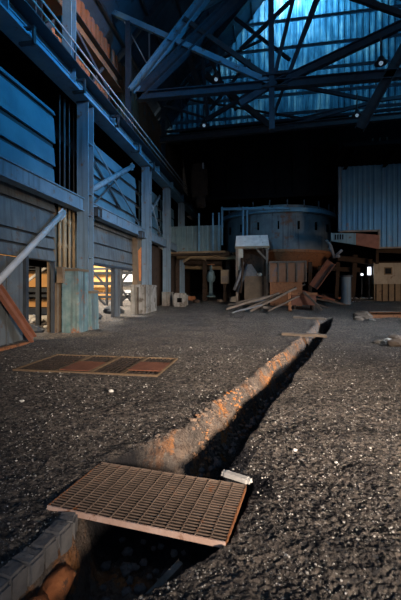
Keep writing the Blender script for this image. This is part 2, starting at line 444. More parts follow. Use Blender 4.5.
# ------------------------------------------------------------------ gratings
def front_grating():
    c0 = G(47, 510); c1 = G(225.6, 547.7); c2 = G(250.5, 488.5)
    ux = (c1 - c0); ux.z = 0; Lx = 1.25; ux.normalize(); uy = V((-ux.y, ux.x, 0)); Ly = .665
    o = V((c1.x, c1.y, 0)) - ux * Lx; z1 = .035; z0 = -.005; zc = (z1 + z0) / 2
    t = thing('floor_grating', 'large rusty steel bar grating lying across the open trench in the foreground', 'grating', (o.x, o.y, z0))
    P = lambda a, b, z: V((o.x, o.y, 0)) + ux * a + uy * b + V((0, 0, z))
    m = MB(); n = 22
    for i in range(1, n):
        b = Ly * i / n; m.bar(P(.0, b, zc - .003), P(Lx, b, zc - .003), .005, z1 - z0 - .006)
    m.build('bearing_bars', 'darkgrate', t)  # darker steel paints in the shade on the bar faces
    m = MB()
    for i in range(1, n):
        b = Ly * i / n; m.bar(P(.0, b, z1 - .003), P(Lx, b, z1 - .003), .0055, .006)
    m.build('worn_edges', 'grate', t, label='worn bright top edges of the bars')  # lighter caps paint in the light along the bar tops
    m = MB()
    for i in range(1, 13):
        a = Lx * i / 13; m.bar(P(a, .003, z1 - .004), P(a, Ly - .003, z1 - .004), .007, .008)
    m.build('cross_rods', 'grate', t)
    m = MB(); m.bar(P(0, 0, zc), P(Lx, 0, zc), .010, .038); m.build('edge_band', 'bandrust', t, label='pale rusty front edge band')
    m = MB(); m.bar(P(0, Ly, zc), P(Lx, Ly, zc), .008, .042); m.build('edge_band', 'grate', t)
    for a in (0, Lx):
        m = MB(); m.bar(P(a, 0, zc), P(a, Ly, zc), .008, .036); m.build('edge_band', 'rust', t)
front_grating()

def side_gratings():
    w = GX1 - GX0; z = prof(6.9) + .02
    cuts = [0, .31, .54, .76, 1.0]
    labs = ['dark bar grating at the left end of the long row in the floor',
            'side grating second from the left, a rusty plate over its near half',
            'narrow dark bar grating third from the left in the long floor row',
            'side grating at the right end of the row, with a rusty centre plate']
    def gzz(y): return prof(y * CS - (GX0 + GX1) / 2 * SN) + .012
    for k in range(4):
        x0 = GX0 + w * cuts[k]; x1 = GX0 + w * cuts[k + 1]
        t = thing('side_grating', labs[k], 'grating', (x0, GY0, gzz(GY0)), 'gratings in the long floor pit')
        pt = lambda x, y, dz=0: V((x, y, gzz(y) + dz))
        m = MB()
        for a, b in (((x0, GY0), (x1, GY0)), ((x0, GY1), (x1, GY1)), ((x0 + .02, GY0), (x0 + .02, GY1)), ((x1 - .02, GY0), (x1 - .02, GY1))):
            m.bar(pt(*a), pt(*b), .03, .04)
        m.build('frame', 'brownplate', t)
        m = MB(); n = int((x1 - x0) / .075)
        for i in range(1, n):
            x = x0 + (x1 - x0) * i / n; m.bar(pt(x, GY0, -.01), pt(x, GY1, -.01), .012, .03)
        for i in range(1, 8):
            y = GY0 + (GY1 - GY0) * i / 8; m.bar(pt(x0, y, -.005), pt(x1, y, -.005), .008, .012)
        m.build('bars', 'darkgrate', t)
        if k in (1, 3):
            m = MB(); a, b = (0.05, .56) if k == 1 else (.18, .66)
            H = GY1 - GY0
            m.bar(pt((x0 + x1) / 2, GY0 + a * H, .02), pt((x0 + x1) / 2, GY0 + b * H, .02), x1 - x0 - .06, .012)
            m.build('cover_plate', 'redwood', t, label='rusty solid plate laid over the bars')
side_gratings()

# ------------------------------------------------------------------ kerb stones, fire-clay, planks at the near trench
labs = ['kerb stone in the lower left corner, at the bottom edge of the photo',
        'second kerb stone up from the lower left corner, above the orange clay',
        'third kerb stone up from the lower left corner',
        'square-faced kerb stone in the middle of the curving row',
        'tall cracked kerb stone two before the grating',
        'kerb stone just before the corner of the front grating',
        'flat topped kerb stone nearest the front grating']
kpts = [(-4, 590), (15, 578), (29, 566), (42, 554), (54, 541), (64, 530), (55, 521)]
kp = []
for i in range(7):
    d = 1.72 + i * .115; x = interp(XL, d) - .035
    p = loc(x, d); q = loc(interp(XL, d + .05) - .035, d + .05); a = math.atan2(q.y - p.y, q.x - p.x)
    m = MB(); m.slab((p.x, p.y, prof(d) - .035), (.125, .12 + .02 * (i % 2), .13 + .015 * (i % 3)), rotz(a), i, .16)
    tag(m.build('kerb_stone', 'kerb'), labs[i], 'kerb stone', 'kerb stones along the left rim of the trench')
# orange fire-clay lining, three broken rounded lengths under the kerb
cl = ['orange fire clay lump at the lower left corner under the kerb', 'middle length of orange fire clay lining under the kerb stones', 'cracked end of the orange fire clay lining below the tall kerb stone']
for i in range(3):
    d0 = 1.60 + i * .20
    pts = [loc(interp(XL, d0 + .18 * j / 4) + .10, d0 + .18 * j / 4, -.20 - .02 * math.cos(j)) for j in range(5)]
    m = MB(); m.tube(pts, [.062, .078, .082, .078, .066], 14)
    for k, v in enumerate(m.v): m.v[k] = v + V((noise.noise(v * 14), noise.noise(v * 14 + V((3, 3, 3))), noise.noise(v * 14 + V((7, 0, 0))))) * .035
    tag(m.build('clay_lining', 'firebrick', smooth=True), cl[i], 'clay lining', 'broken clay lining of the trench')
# narrow grey slab edge standing in the pit, lower right
m = MB(); a = loc(-.50, 1.60, -.17); b = loc(-.13, 2.12, -.13)
m.bar(a, b, .035, .20, (0.25, -.1, 1)); o = m.build('stone_slab', 'concrete')
tag(o, 'narrow grey slab edge slanting down into the trench below the grating', 'slab')
# pale concrete lip beyond the grating
m = MB(); a = G(224, 473); b = G(249, 481); a.z = b.z = .0
m.slab(((a.x + b.x) / 2, (a.y + b.y) / 2 + .01, -.004), ((b - a).length + .03, .06, .04), rotz(math.atan2(b.y - a.y, b.x - a.x)), 3, .1)
tag(m.build('concrete_lip', 'white'), 'pale broken concrete lip at the trench corner beyond the grating', 'concrete')

def plank(name, p0, p1, w, h, m_, label, cat, grp=None):
    m = MB(); p0, p1 = V(p0), V(p1); a, b = m.frame(p0, p1)
    n = 6; vs = []; 
    for i in range(n + 1):
        c = p0.lerp(p1, i / n) + b * (.012 * math.sin(i * 1.7 + p0.x)); k = 1 + .06 * math.sin(i * 2.3 + p0.y)
        for sx, sy in ((-1, -1), (1, -1), (1, 1), (-1, 1)): vs.append(c + a * sx * w / 2 * k + b * sy * h / 2)
    fs = [(3, 2, 1, 0), tuple(4 * n + j for j in range(4))]
    for i in range(n):
        for j in range(4): fs.append((4 * i + j, 4 * i + (j + 1) % 4, 4 * i + 4 + (j + 1) % 4, 4 * i + 4 + j))
    m.add(vs, fs)
    return tag(m.build(name, m_), label, cat, grp)
def up(p, dz): return V((p[0], p[1], p[2] + dz))
plank('plank', up(G(282, 335.5), .05), up(G(327, 337.5), .05), .32, .07, 'palewood', 'near brown plank bridging the trench', 'plank', 'planks bridging the trench')
plank('plank', up(G(294, 318.5), .05), up(G(326, 320), .05), .34, .07, 'palewood', 'far brown plank bridging the trench below the timber pile', 'plank', 'planks bridging the trench')

# ------------------------------------------------------------------ left side of the hall
XW = -6.0
EAVE = 13.2
COLS = [(3.6, 'blue painted steel column at the left, outside the near bay'), (11.5, 'tall blue steel column rising from the nearest concrete foot at the left'),
        (17.9, 'second steel column along the left wall, with orange rust beside it'), (21.7, 'third steel column along the left wall'),
        (25.6, 'last steel column along the left wall, by the dark furnace')]
for i, (y, lab) in enumerate(COLS):
    if i == 0: continue
    z0 = gz((XW, y)) - .1
    t = thing('steel_column', lab, 'column', (XW, y, z0), 'steel columns of the left wall')
    m = MB()
    m.box(XW - .18, XW + .22, y - .20, y - .16, z0, 7.75); m.build('flange', 'column', t)
    m = MB(); m.box(XW - .18, XW + .22, y + .16, y + .20, z0, 7.75); m.build('flange', 'column', t)
    m = MB(); m.box(XW + .0, XW + .04, y - .16, y + .16, z0, 7.75); m.build('web', 'column', t)
    m = MB()
    for z in (2.6, 4.0, 4.7, 6.4):
        m = MB(); m.box(XW - .16, XW + .2, y - .165, y + .165, z, z + .03); m.build('stiffener', 'column', t)
    m = MB(); m.box(XW - .2, XW + .24, y - .22, y + .22, 7.71, 7.75); m.build('cap_plate', 'darksteel', t)

# crane girder with walkway rail
gA, gB = -1.0, 31.0
t = thing('crane_girder', 'long blue crane runway girder along the top of the left columns', 'girder', (XW, 15, 7.75))
m = MB(); m.box(XW - .02, XW + .02, gA, gB, 7.79, 8.33); m.build('web', 'steel', t)
m = MB(); m.box(XW - .28, XW + .28, gA, gB, 7.75, 7.80); m.build('bottom_flange', 'steel', t)
m = MB(); m.box(XW - .28, XW + .28, gA, gB, 8.33, 8.38); m.build('top_flange', 'darksteel', t)
m = MB(); m.bar((XW + .05, gA, 7.98), (XW + .05, gB, 7.98), .05, .05); m.bar((XW + .04, gA, 8.16), (XW + .04, gB, 8.16), .03, .03)
m.build('side_rib', 'steel', t)
m = MB(); m.bar((XW - .08, gA, 8.43), (XW - .08, gB, 8.43), .07, .10); m.build('crane_rail', 'rail', t, label='worn bright crane rail')
y = 1.5
while y < gB: m = MB(); m.box(XW - .26, XW + .22, y - .012, y + .012, 7.8, 8.33); m.build('web_stiffener', 'steel', t); y += 3.0
t = thing('handrail', 'thin two-pipe handrail running along the crane walkway, upper left', 'handrail', (XW + .36, 15, 8.38))
m = MB(); m.tube([(XW + .36, gA, 8.90), (XW + .36, gB, 8.90)], .028, 8); m.build('top_pipe', 'rail', t)
m = MB(); m.tube([(XW + .36, gA, 8.62), (XW + .36, gB, 8.62)], .022, 8); m.build('lower_pipe', 'rail', t)
y = 3.0
while y < gB:
    m = MB(); m.bar((XW + .36, y, 8.34), (XW + .36, y, 8.9), .04, .04); m.build('post', 'darksteel', t); y += 2.4
m = MB(); m.box(XW + .28, XW + .42, gA, gB, 8.30, 8.34); m.build('walkway_edge', 'darksteel', t)
hk = ['near', 'second', 'third', 'fourth', 'farthest']
for i, (px, py) in enumerate(((32, 33), (83, 84), (117, 120), (138, 146), (153, 165))):
    p = QX(px, py, XW + .35)
    t = thing('cable_bracket', f'{hk[i]} dark hooked bracket on the room face of the crane girder' if i else 'dark hooked bracket on the girder nearest the top left corner', 'bracket', (p.x, p.y, p.z - .2), 'hooked brackets along the crane girder')
    m = MB(); m.box(XW + .02, XW + .42, p.y - .05, p.y + .05, p.z - .27, p.z - .21); m.build('arm', 'darksteel', t)
    m = MB(); m.box(XW + .38, XW + .43, p.y - .05, p.y + .05, p.z - .27, p.z + .12); m.build('upright', 'darksteel', t)
    m = MB(); m.box(XW + .14, XW + .43, p.y - .05, p.y + .05, p.z + .10, p.z + .15); m.build('top_lip', 'darksteel', t)

# mid-height wall beams, one per bay
bays = [(-1.0, 11.28, 'near bay'), (11.72, 17.68, 'second bay'), (18.12, 21.48, 'third bay'), (21.92, 25.38, 'fourth bay')]
for a, b, nm in bays:
    t = thing('wall_beam', f'blue-grey horizontal wall beam spanning the {nm} of the left wall', 'beam', (XW, (a + b) / 2, 4.12), 'horizontal beams of the left wall')
    m = MB(); m.box(XW + .02, XW + .05, a, b, 4.16, 4.52); m.build('web', 'column', t)
    m = MB(); m.box(XW - .22, XW + .10, a, b, 4.12, 4.16); m.build('lower_flange', 'column', t)
    m = MB(); m.box(XW - .22, XW + .10, a, b, 4.52, 4.56); m.build('upper_flange', 'column', t)

# siding: lapped sheets over girts. sheets are the wall of the hall
def lapped(name, m_, X, y0, y1, rows):
    m = MB()
    for z0, z1 in rows:
        m.hexa([(X, y0, z0), (X + .07, y0, z0), (X + .07, y1, z0), (X, y1, z0), (X - .01, y0, z1), (X + .015, y0, z1), (X + .015, y1, z1), (X - .01, y1, z1)])
    return struct(m, name, m_)
XS = -6.5
lapped('wall_left_upper_near', 'sheet', XS, -1, 10.45, [(4.45, 5.24), (5.34, 5.90), (6.04, 6.82), (6.92, 7.05)])
lapped('wall_left_upper_second', 'sheet', XS, 12.6, 17.6, [(4.45, 5.1), (5.2, 5.78), (5.9, 6.48), (6.6, 7.1)])
lapped('wall_left_upper_third', 'sheet', XS, 18.2, 21.4, [(4.45, 5.1), (5.18, 5.8), (5.88, 6.5), (6.58, 7.2)])
lapped('wall_left_upper_fourth', 'sheet', XS, 22.0, 25.3, [(4.45, 5.1), (5.18, 5.8), (5.88, 6.5), (6.58, 7.2)])
lapped('wall_left_lower_near', 'graysheet', XS, -1, 10.45, [(2.42, 2.72), (2.78, 3.08), (3.14, 3.86), (3.92, 4.3)])
lapped('wall_left_lower_second', 'graysheet', XS, 12.4, 17.6, [(2.56, 2.75), (2.8, 3.3), (3.36, 3.95), (4.0, 4.3)])
m = MB()
for z in (5.28, 5.97, 6.86): m.box(XS - .12, XS - .02, -1, 10.45, z - .06, z + .06)
for z in (5.14, 5.84, 6.54): m.box(XS - .12, XS - .02, 12.4, 25, z - .06, z + .06)
for z in (2.75, 3.11, 3.89): m.box(XS - .12, XS - .02, -1, 10.45, z - .05, z + .05)
for z in (2.78, 3.33, 3.97): m.box(XS - .12, XS - .02, 12.4, 17.6, z - .05, z + .05)
struct(m, 'trim_1', 'darksteel')                               # girts behind the siding
# near-black backing, deep shade painted in behind the girders and the recess
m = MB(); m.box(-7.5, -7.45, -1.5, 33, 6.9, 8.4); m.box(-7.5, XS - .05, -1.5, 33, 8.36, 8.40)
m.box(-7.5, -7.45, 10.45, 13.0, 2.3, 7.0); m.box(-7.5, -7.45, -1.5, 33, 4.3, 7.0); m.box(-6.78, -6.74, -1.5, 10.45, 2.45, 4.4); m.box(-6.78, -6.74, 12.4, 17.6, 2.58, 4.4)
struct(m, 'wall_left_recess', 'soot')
# near door: grey leaf left of the opening, jambs, brown infill right of it
m = MB(); m.box(-6.62, -6.52, -1, 9.1, -.1, 2.40)
for y in (7.2, 8.4): m.box(-6.52, -6.48, y - .04, y + .04, 0, 2.4)
struct(m, 'door_1', 'graysheet')
m = MB(); m.box(-6.6, -6.42, 9.02, 9.14, -.1, 2.45); m.box(-6.6, -6.5, 10.46, 10.54, -.1, 2.45); m.box(-6.62, -6.46, 9.02, 10.52, 2.40, 2.45)
struct(m, 'trim_2', 'darksteel')
m = MB(); m.box(-6.6, -6.42, 10.52, 11.3, -.1, 1.75); m.box(-6.75, -6.70, 10.5, 12.9, -.1, 4.2)
struct(m, 'wall_left_infill', 'brownplate')
# second bay: doorway posts, closed leaf between two openings
m = MB(); m.box(-6.6, -6.50, 15.05, 15.66, 0, 2.6); m.box(-6.50, -6.46, 15.08, 15.15, .2, 2.6); m.box(-6.50, -6.46, 15.54, 15.62, .2, 2.6)
struct(m, 'door_2', 'graysheet')
m = MB(); m.box(-6.6, -6.42, 12.4, 17.6, 2.48, 2.58); m.box(-6.6, -6.46, 14.95, 15.05, 0, 2.5); m.box(-6.6, -6.5, 15.66, 15.74, 0, 2.5)
struct(m, 'trim_3', 'darksteel')
m = MB(); m.box(-6.45, -6.19, 17.12, 17.68, 0, 4.1); struct(m, 'wall_left_pier', 'brownplate')
m = MB(); m.box(-6.6, -6.45, 17.7, 31, 0, 4.1); struct(m, 'wall_left_far', 'sootbrown')
t = QX(147, 262, -6.29)
m = MB(); m.hexa([(-6.188, 17.38, 2.0), (-6.178, 17.38, 2.0), (-6.178, 17.62, 2.0), (-6.188, 17.62, 2.0), (-6.188, 17.2, 3.45), (-6.178, 17.2, 3.45), (-6.178, 17.66, 3.7), (-6.188, 17.66, 3.7)])
tag(m.build('rust_plate', 'orange'), 'bright orange rusted strip of plate on the brown pier by the second column', 'plate')

# concrete and plate feet round the columns
def foot(y, x0, x1, ya, yb, zt, m_, lab, capm=None, grp='column feet along the left wall'):
    z0 = gz((x1, y)) - .15
    t = thing('column_foot', lab, 'column base', ((x0 + x1) / 2, (ya + yb) / 2, z0), grp)
    m = MB(); m.hexa([(x0, ya, z0), (x1, ya, z0), (x1, yb, z0), (x0, yb, z0), (x0, ya, zt), (x1 - .03, ya + .02, zt), (x1 - .03, yb, zt), (x0, yb, zt)])
    m.build('casing', m_, t)
    m = MB(); m.box(x0 - .01, x1 + .0, ya - .015, yb + .01, zt - .10, zt - .02); m.build('rim_strap', 'brownplate' if capm is None else capm, t)
    return t
foot(11, -6.32, -5.74, 10.62, 11.27, 2.22, 'tealplate', 'tall teal plated foot, rust along its bottom, at the nearest column')
foot(11.6, -6.0, -5.64, 11.28, 11.8, 1.52, 'tealplate', 'short teal casing with an orange stripe beside the tall plated foot')
m = MB(); m.box(-5.90, -5.85, 11.25, 11.275, .2, 1.42)
tag(m.build('conduit_strip', 'rust'), 'thin rusty orange strip up the short teal casing', 'strip')
foot(18, -6.28, -5.52, 16.45, 18.15, 1.80, 'concrete', 'broad grey concrete foot of the second column, split down the middle', 'concrete')
m = MB(); m.box(-5.93, -5.89, 16.41, 16.448, .40, 1.68); tag(m.build('seam_bar', 'sootbrown'), 'dark upright bar down the face of the broad concrete foot', 'bar')
foot(21.7, -6.2, -5.65, 21.35, 22.05, 1.45, 'concrete', 'low grey foot of the third column', 'concrete')

# pipes in the recess beside the nearest column
for i, (y, r, z0, m_) in enumerate(((10.72, .05, 1.8, 'pipe'), (11.0, .07, 1.8, 'pipe'), (11.3, .045, 1.6, 'pipe'), (11.58, .055, 1.6, 'pipe'))):
    t = thing('riser_pipe', ['leftmost', 'second from left', 'third from left', 'rightmost'][i] + ' of the upright tan pipes in the recess by the nearest column', 'pipe', (-6.45, y, z0), 'upright pipes beside the nearest column')
    m = MB(); m.tube([(-6.45, y, z0), (-6.45, y, 4.35)], r, 12); m.build('lower_run', m_, t, smooth=True)
    m = MB(); m.tube([(-6.45, y, 4.35), (-6.45, y, 7.7)], r * .45, 8); m.build('upper_run', 'darksteel', t, smooth=True)
    for z in (2.9, 3.7): m = MB(); m.tube([(-6.45, y, z), (-6.45, y, z + .12)], r * 1.3, 12); m.build('coupling', m_, t)
# small junction boxes by the pipes
m = MB(); m.box(-6.42, -6.22, 10.5, 10.8, 1.75, 2.25); tag(m.build('junction_box', 'brownplate'), 'brown box at the foot of the upright pipes, right of the near doorway', 'box')

# square bulkhead lamps on the wall beams
for px, py, lab in ((97.5, 213, 'square dark lamp box on the wall beam just right of the nearest column'), (141.5, 235, 'square dark lamp box on the wall beam near the second column')):
    p = QX(px, py, XW + .16); w = .17
    t = thing('bulkhead_lamp', lab, 'lamp', (p.x, p.y, p.z - w), 'square lamp boxes on the wall beams')
    m = MB(); s_ = .03
    m.box(p.x - .1, p.x + .1, p.y - w, p.y + w, p.z - w, p.z - w + s_); m.box(p.x - .1, p.x + .1, p.y - w, p.y + w, p.z + w - s_, p.z + w)
    m.box(p.x - .1, p.x + .1, p.y - w, p.y - w + s_, p.z - w, p.z + w); m.box(p.x - .1, p.x + .1, p.y + w - s_, p.y + w, p.z - w, p.z + w)
    m.build('housing', 'darksteel', t)
    m = MB(); m.box(p.x - .06, p.x + .03, p.y - w + s_, p.y + w - s_, p.z - w + s_, p.z + w - s_); m.build('lens', 'column', t)
    m = MB(); m.bar((p.x + .09, p.y, p.z - w), (p.x + .09, p.y, p.z + w), .02, .02, (0, 1, 0)); m.build('guard_bar', 'darksteel', t)

# braces of the left wall
def brace(name, p0, p1, r, m_, lab, cat, grp=None):
    t = thing(name, lab, cat, p0, grp)
    m = MB(); m.tube([p0, p1], r, 12); m.build('shaft', m_, t, smooth=True)
    m = MB()
    for a, b in ((p0, p1), (p1, p0)):
        a, b = V(a), V(b); d = (b - a).normalized(); m.bar(a, a + d * .3, .02, r * 3.2)
    m.build('gusset', m_, t)
p0 = QX(64, 212, -6.1); p1 = QX(-14, 294, -6.1)
brace('diagonal_pipe', p1, p0, .085, 'greypipe', 'thick pale diagonal pipe brace across the near bay of the left wall', 'brace', 'braces of the left wall')
brace('diagonal_strut', QX(91, 190, -6.12), QX(133, 166, -6.12), .10, 'column', 'blue strut running up right from the nearest column', 'brace', 'braces of the left wall')
brace('tie_rod', QX(91, 139, -6.25), QX(139, 224, -6.25), .035, 'column', 'thin pale tie rod slanting down right across the second bay', 'brace', 'braces of the left wall')
brace('tie_rod', QX(131, 165, -6.32), QX(91, 207, -6.32), .03, 'darksteel', 'thin dark tie rod crossing behind the strut in the second bay', 'brace', 'braces of the left wall')
brace('tie_rod', QX(92, 158, -6.36), QX(120, 208, -6.36), .05, 'darksteel', 'dark slanting rod left of the pale tie rod in the second bay', 'brace', 'braces of the left wall')
brace('tie_rod', QX(151, 212, -6.2), QX(160, 196, -6.2), .06, 'column', 'short strut slanting up in the third bay', 'brace', 'braces of the left wall')
brace('tie_rod', QX(152, 205, -6.2), QX(163, 245, -6.2), .04, 'column', 'pale rod slanting down in the third bay', 'brace', 'braces of the left wall')

# rusty channel leaning at the left
p1 = V((-6.12, 8.85, gz((-6.12, 8.85)))); p0 = QX(-9, 280, -6.42)
t = thing('leaning_channel', 'rusty steel channel leaning against the left wall by the near doorway', 'channel', p1)
m = MB(); m.bar(p1 + V((0, 0, .05)), p0, .22, .03, (1, 0, .3)); m.build('web', 'redwood', t)
for s in (-1, 1):
    m = MB(); m.bar(p1 + V((0, 0, .05)), p0, .03, .11, (1, 0, .3), s * .11, .04); m.build('flange', 'redwood', t)
m = MB(); q = V((-6.1, 7.95, gz((-6.1, 7.95)))); m.slab((q.x, q.y, q.z), (1.5, .16, .10), rotz(1.6), 5, .2); tag(m.build('rust_scrap', 'rust'), 'low strip of rusty scrap on the ground under the leaning channel', 'scrap')

# ------------------------------------------------------------------ yard beyond the doorways
yz = lambda py: QY(40, py, 14.2).z
t = thing('tan_ducts', 'tan sheet metal ducts in the sun beyond the near doorway', 'duct', (-10.5, 14.3, .2))
for z0, z1 in ((yz(287), yz(271)), (yz(307), yz(299)), (yz(262), yz(246))):
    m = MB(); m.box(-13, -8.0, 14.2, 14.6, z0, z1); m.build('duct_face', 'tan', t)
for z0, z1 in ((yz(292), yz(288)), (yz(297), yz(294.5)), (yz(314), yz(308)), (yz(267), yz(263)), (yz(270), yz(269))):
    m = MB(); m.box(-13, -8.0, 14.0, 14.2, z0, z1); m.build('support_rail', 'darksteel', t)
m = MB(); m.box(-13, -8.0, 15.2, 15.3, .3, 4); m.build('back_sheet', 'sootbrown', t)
m = MB()
for x in (-11.6, -10.1, -8.6): m.box(x - .06, x + .06, 14.1, 14.5, .0, 3)
m.build('post', 'darksteel', t)
a = QY(25, 283, 12.6); b = QY(56, 260, 12.6)
m = MB(); m.bar(a, b, .07, .09); tag(m.build('yard_brace', 'white'), 'white slanting brace seen through the near doorway', 'brace')
a = QY(38.5, 330, 12.0); b = QY(38.5, 250, 12.0)
m = MB(); m.ibeam((a.x, a.y, .1), (b.x, b.y, 3.0), .16, .12, .02); tag(m.build('yard_post', 'darksteel'), 'dark upright post outside the near doorway', 'post')
for i, (px, py, r) in enumerate(((30, 321, .26), (37, 322.5, .22), (45, 321.5, .26), (51.5, 320, .28), (33.5, 319, .2))):
    p = G(px, py); m = MB(); m.rock((p.x, p.y, p.z + r * .3), (r * 1.2, r, r * .6), 20 + i)
    tag(m.build('rubble_lump', 'white'), ['leftmost white rubble lump outside the near doorway', 'white rubble lump left of the dark yard post', 'white rubble lump right of the dark yard post', 'rightmost white rubble lump outside the near doorway', 'small white rubble lump behind the leftmost one in the yard'][i], 'rubble', 'white rubble beyond the near doorway')
for k, (x, y, q) in enumerate(((-7.6, 9.9, .32), (-7.3, 10.6, .26), (-8.0, 9.3, .3), (-7.4, 14.2, .42), (-7.3, 16.9, .36))):  # last two heaps added to darken the bright ground outside
    m = MB(); m.rock((x, y, gz((x, y)) + q * .2), (q * 1.5, q, q * .7), 80 + k)
    tag(m.build('dark_heap', 'darksteel'), ['dark heap on the ground in the middle of the near doorway', 'dark heap on the ground at the right jamb of the near doorway', 'dark heap on the ground at the left jamb of the near doorway', 'dark heap on the ground outside the left opening of the second bay', 'dark heap on the ground outside the right opening of the second bay'][k], 'heap', 'dark heaps outside the doorways')
# tan shed, white wall added in place of bright sky, and steel frames
t = thing('yard_shed', 'bright pale shed wall in the sun beyond the second bay openings', 'shed', (-10, 25, .5))
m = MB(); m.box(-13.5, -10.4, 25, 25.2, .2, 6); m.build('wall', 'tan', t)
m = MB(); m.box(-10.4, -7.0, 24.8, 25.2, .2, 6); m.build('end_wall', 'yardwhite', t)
m = MB(); m.box(-13.5, -7, 24.5, 24.7, 3.0, 3.15); m.box(-13.5, -7, 24.5, 24.7, 1.9, 2.15); m.box(-13.5, -7, 24.5, 24.7, 1.3, 1.4); m.build('rail', 'darksteel', t)
t = thing('lattice_rack', 'dark lattice steel frame standing in the yard beyond the second bay', 'frame', (-8.3, 20.5, .4))
for x in (-10.4, -9.3, -8.4, -7.6, -6.9):
    m = MB(); m.bar((x, 20.5, .3), (x, 20.5, 4), .12, .12); m.build('post', 'darksteel', t)
for (x0, z0, x1, z1) in ((-10.4, 2.9, -9.3, 1.7), (-9.3, 3.0, -8.4, 2.2), (-8.4, 2.0, -7.6, 3.0), (-8.4, 1.6, -7.6, .7), (-7.6, 2.9, -6.9, 2.1), (-7.6, 1.8, -6.9, .6), (-8.4, .9, -7.6, 1.5), (-10.4, 1.6, -9.3, .6)):
    m = MB(); m.bar((x0, 20.5, z0), (x1, 20.5, z1), .11, .11); m.build('diagonal', 'darksteel', t)
m = MB()
for z in (2.55, 1.95, 1.15): m.bar((-10.5, 20.5, z), (-6.8, 20.5, z), .1, .16)
m.build('rail', 'darksteel', t)

# ------------------------------------------------------------------ upper left: rusty clerestory siding and roof
m = MB(); m.corr((-7.6, 33, 8.4), (0, -1, 0), (0, 0, 1), 34.5, 5.2, .45, .07); struct(m, 'wall_left_clerestory', 'rustsheet')
t = thing('eave_beam', 'brown rusty longitudinal beam high along the upper left siding', 'beam', (-7.1, 14, 11.2))
m = MB(); m.box(-7.14, -7.10, -1, 17, 11.2, 11.75); m.build('web', 'brownplate', t)
m = MB(); m.box(-7.32, -6.88, -1, 17, 11.16, 11.20); m.build('lower_flange', 'brownplate', t)
m = MB(); m.box(-7.32, -6.88, -1, 17, 11.75, 11.79); m.build('upper_flange', 'darksteel', t)
ul = ['blue upper post above the girder near the top left corner', 'dark upper post just left of the blue one at the top left', 'upper post at the left end of the great roof truss', 'upper post above the girder beyond the roof truss']
for i, (y, m_) in enumerate(((11.3, 'steel'), (9.4, 'darksteel'), (16.6, 'truss'), (22.6, 'truss'))):
    m = MB(); m.ibeam((-6.45, y, 8.38), (-6.45, y, 14.2), .22 if i > 1 else .32, .22 if i > 1 else .32, .03, (0, 1, 0))
    tag(m.build('upper_post', m_), ul[i], 'post', 'posts above the crane girder')
def stick(p0, p1, w, m_, lab):
    m = MB(); m.bar(p0, p1, w, w * 1.2); tag(m.build('wind_brace', m_), lab, 'brace', 'braces under the upper left roof')
stick(QX(70, 20, -6.9), QX(108, 92, -6.9), .12, 'truss', 'blue brace slanting down right over the rusty siding')
stick(QX(84, 92, -7.0), QX(104, 66, -7.0), .10, 'darksteel', 'short dark brace slanting up over the rusty siding')
stick(QX(62, 18, -7.0), QX(40, 30, -7.0), .14, 'darksteel', 'dark stub brace left of the blue upper post')

# steep roof: deck, rafters
RA = (-8.6, 13.0); RB = (2.6, 26.6); RC = (16, 17)
m = MB()
for (xa, za), (xb, zb) in ((RA, RB), (RB, RC)):
    m.hexa([(xa, -1.5, za), (xb, -1.5, zb), (xb, 34, zb), (xa, 34, za), (xa, -1.5, za + .15), (xb, -1.5, zb + .15), (xb, 34, zb + .15), (xa, 34, za + .15)])
struct(m, 'ceiling', 'roofdeck')
n = 0; rl = ['rafter beam under the steep roof, nearest', 'second rafter beam under the steep roof', 'third rafter beam under the steep roof', 'fourth rafter beam under the steep roof', 'rafter beam under the steep roof, farthest before the end wall']
for y in (8, 13, 18.5, 22, 25.5):
    m = MB(); m.ibeam((RA[0], y, RA[1] - .3), (RB[0], y, RB[1] - .3), .35, .5, .04); tag(m.build('rafter', 'truss'), rl[n], 'rafter', 'rafters under the steep roof'); n += 1
m = MB()
for k in range(1, 9):
    f = k / 9; x = RA[0] + (RB[0] - RA[0]) * f; z = RA[1] + (RB[1] - RA[1]) * f - .1
    m.bar((x, -1, z), (x, 33, z), .12, .2)
struct(m, 'trim_4', 'truss')                                  # purlins

# roof trusses: each one thing with its members
def truss(name, lab, Y, members, grp='roof trusses'):
    base = QY(members[0][1], members[0][2], Y)
    t = thing(name, lab, 'truss', base, grp)
    for nm, x0, y0, x1, y1, w, m_ in members:
        a, b = QY(x0, y0, Y), QY(x1, y1, Y); m = MB()
        if w > .3: m.ibeam(a, b, w * .8, w, .035, (0, 0, 1))
        else: m.bar(a, b, w * .8, w)
        m.build(nm, m_, t)
    return t
T1 = truss('roof_truss', 'great near roof truss with a long level bottom chord across the hall', 16.6, [
    ('bottom_chord', 137, 97, 440, 70.5, .38, 'truss'),
    ('king_post', 272, 130, 270.5, -40, .30, 'truss'),
    ('diagonal', 276, 84, 440, 7, .34, 'truss'),
    ('diagonal', 273, 84, 96, 5, .24, 'steel'),
    ('diagonal', 137, 97, 250, -14, .50, 'truss'),
    ('diagonal', 132, 92, 212, -12, .42, 'steel'),
    ('diagonal', 406, 44, 360, 128, .42, 'darksteel'),
    ('diagonal', 276, 82, 240, 104, .26, 'truss'),
    ('tie', 274, 78, 296, -12, .16, 'truss'),
    ('tie', 285, 84, 322, -10, .14, 'truss'),
    ('gusset', 262, 83.5, 288, 81, .55, 'darksteel'),
    ('strut', 184, 19, 268, 78, .20, 'darksteel'),
    ('strut', 350, -4, 440, 28, .22, 'darksteel'),
])
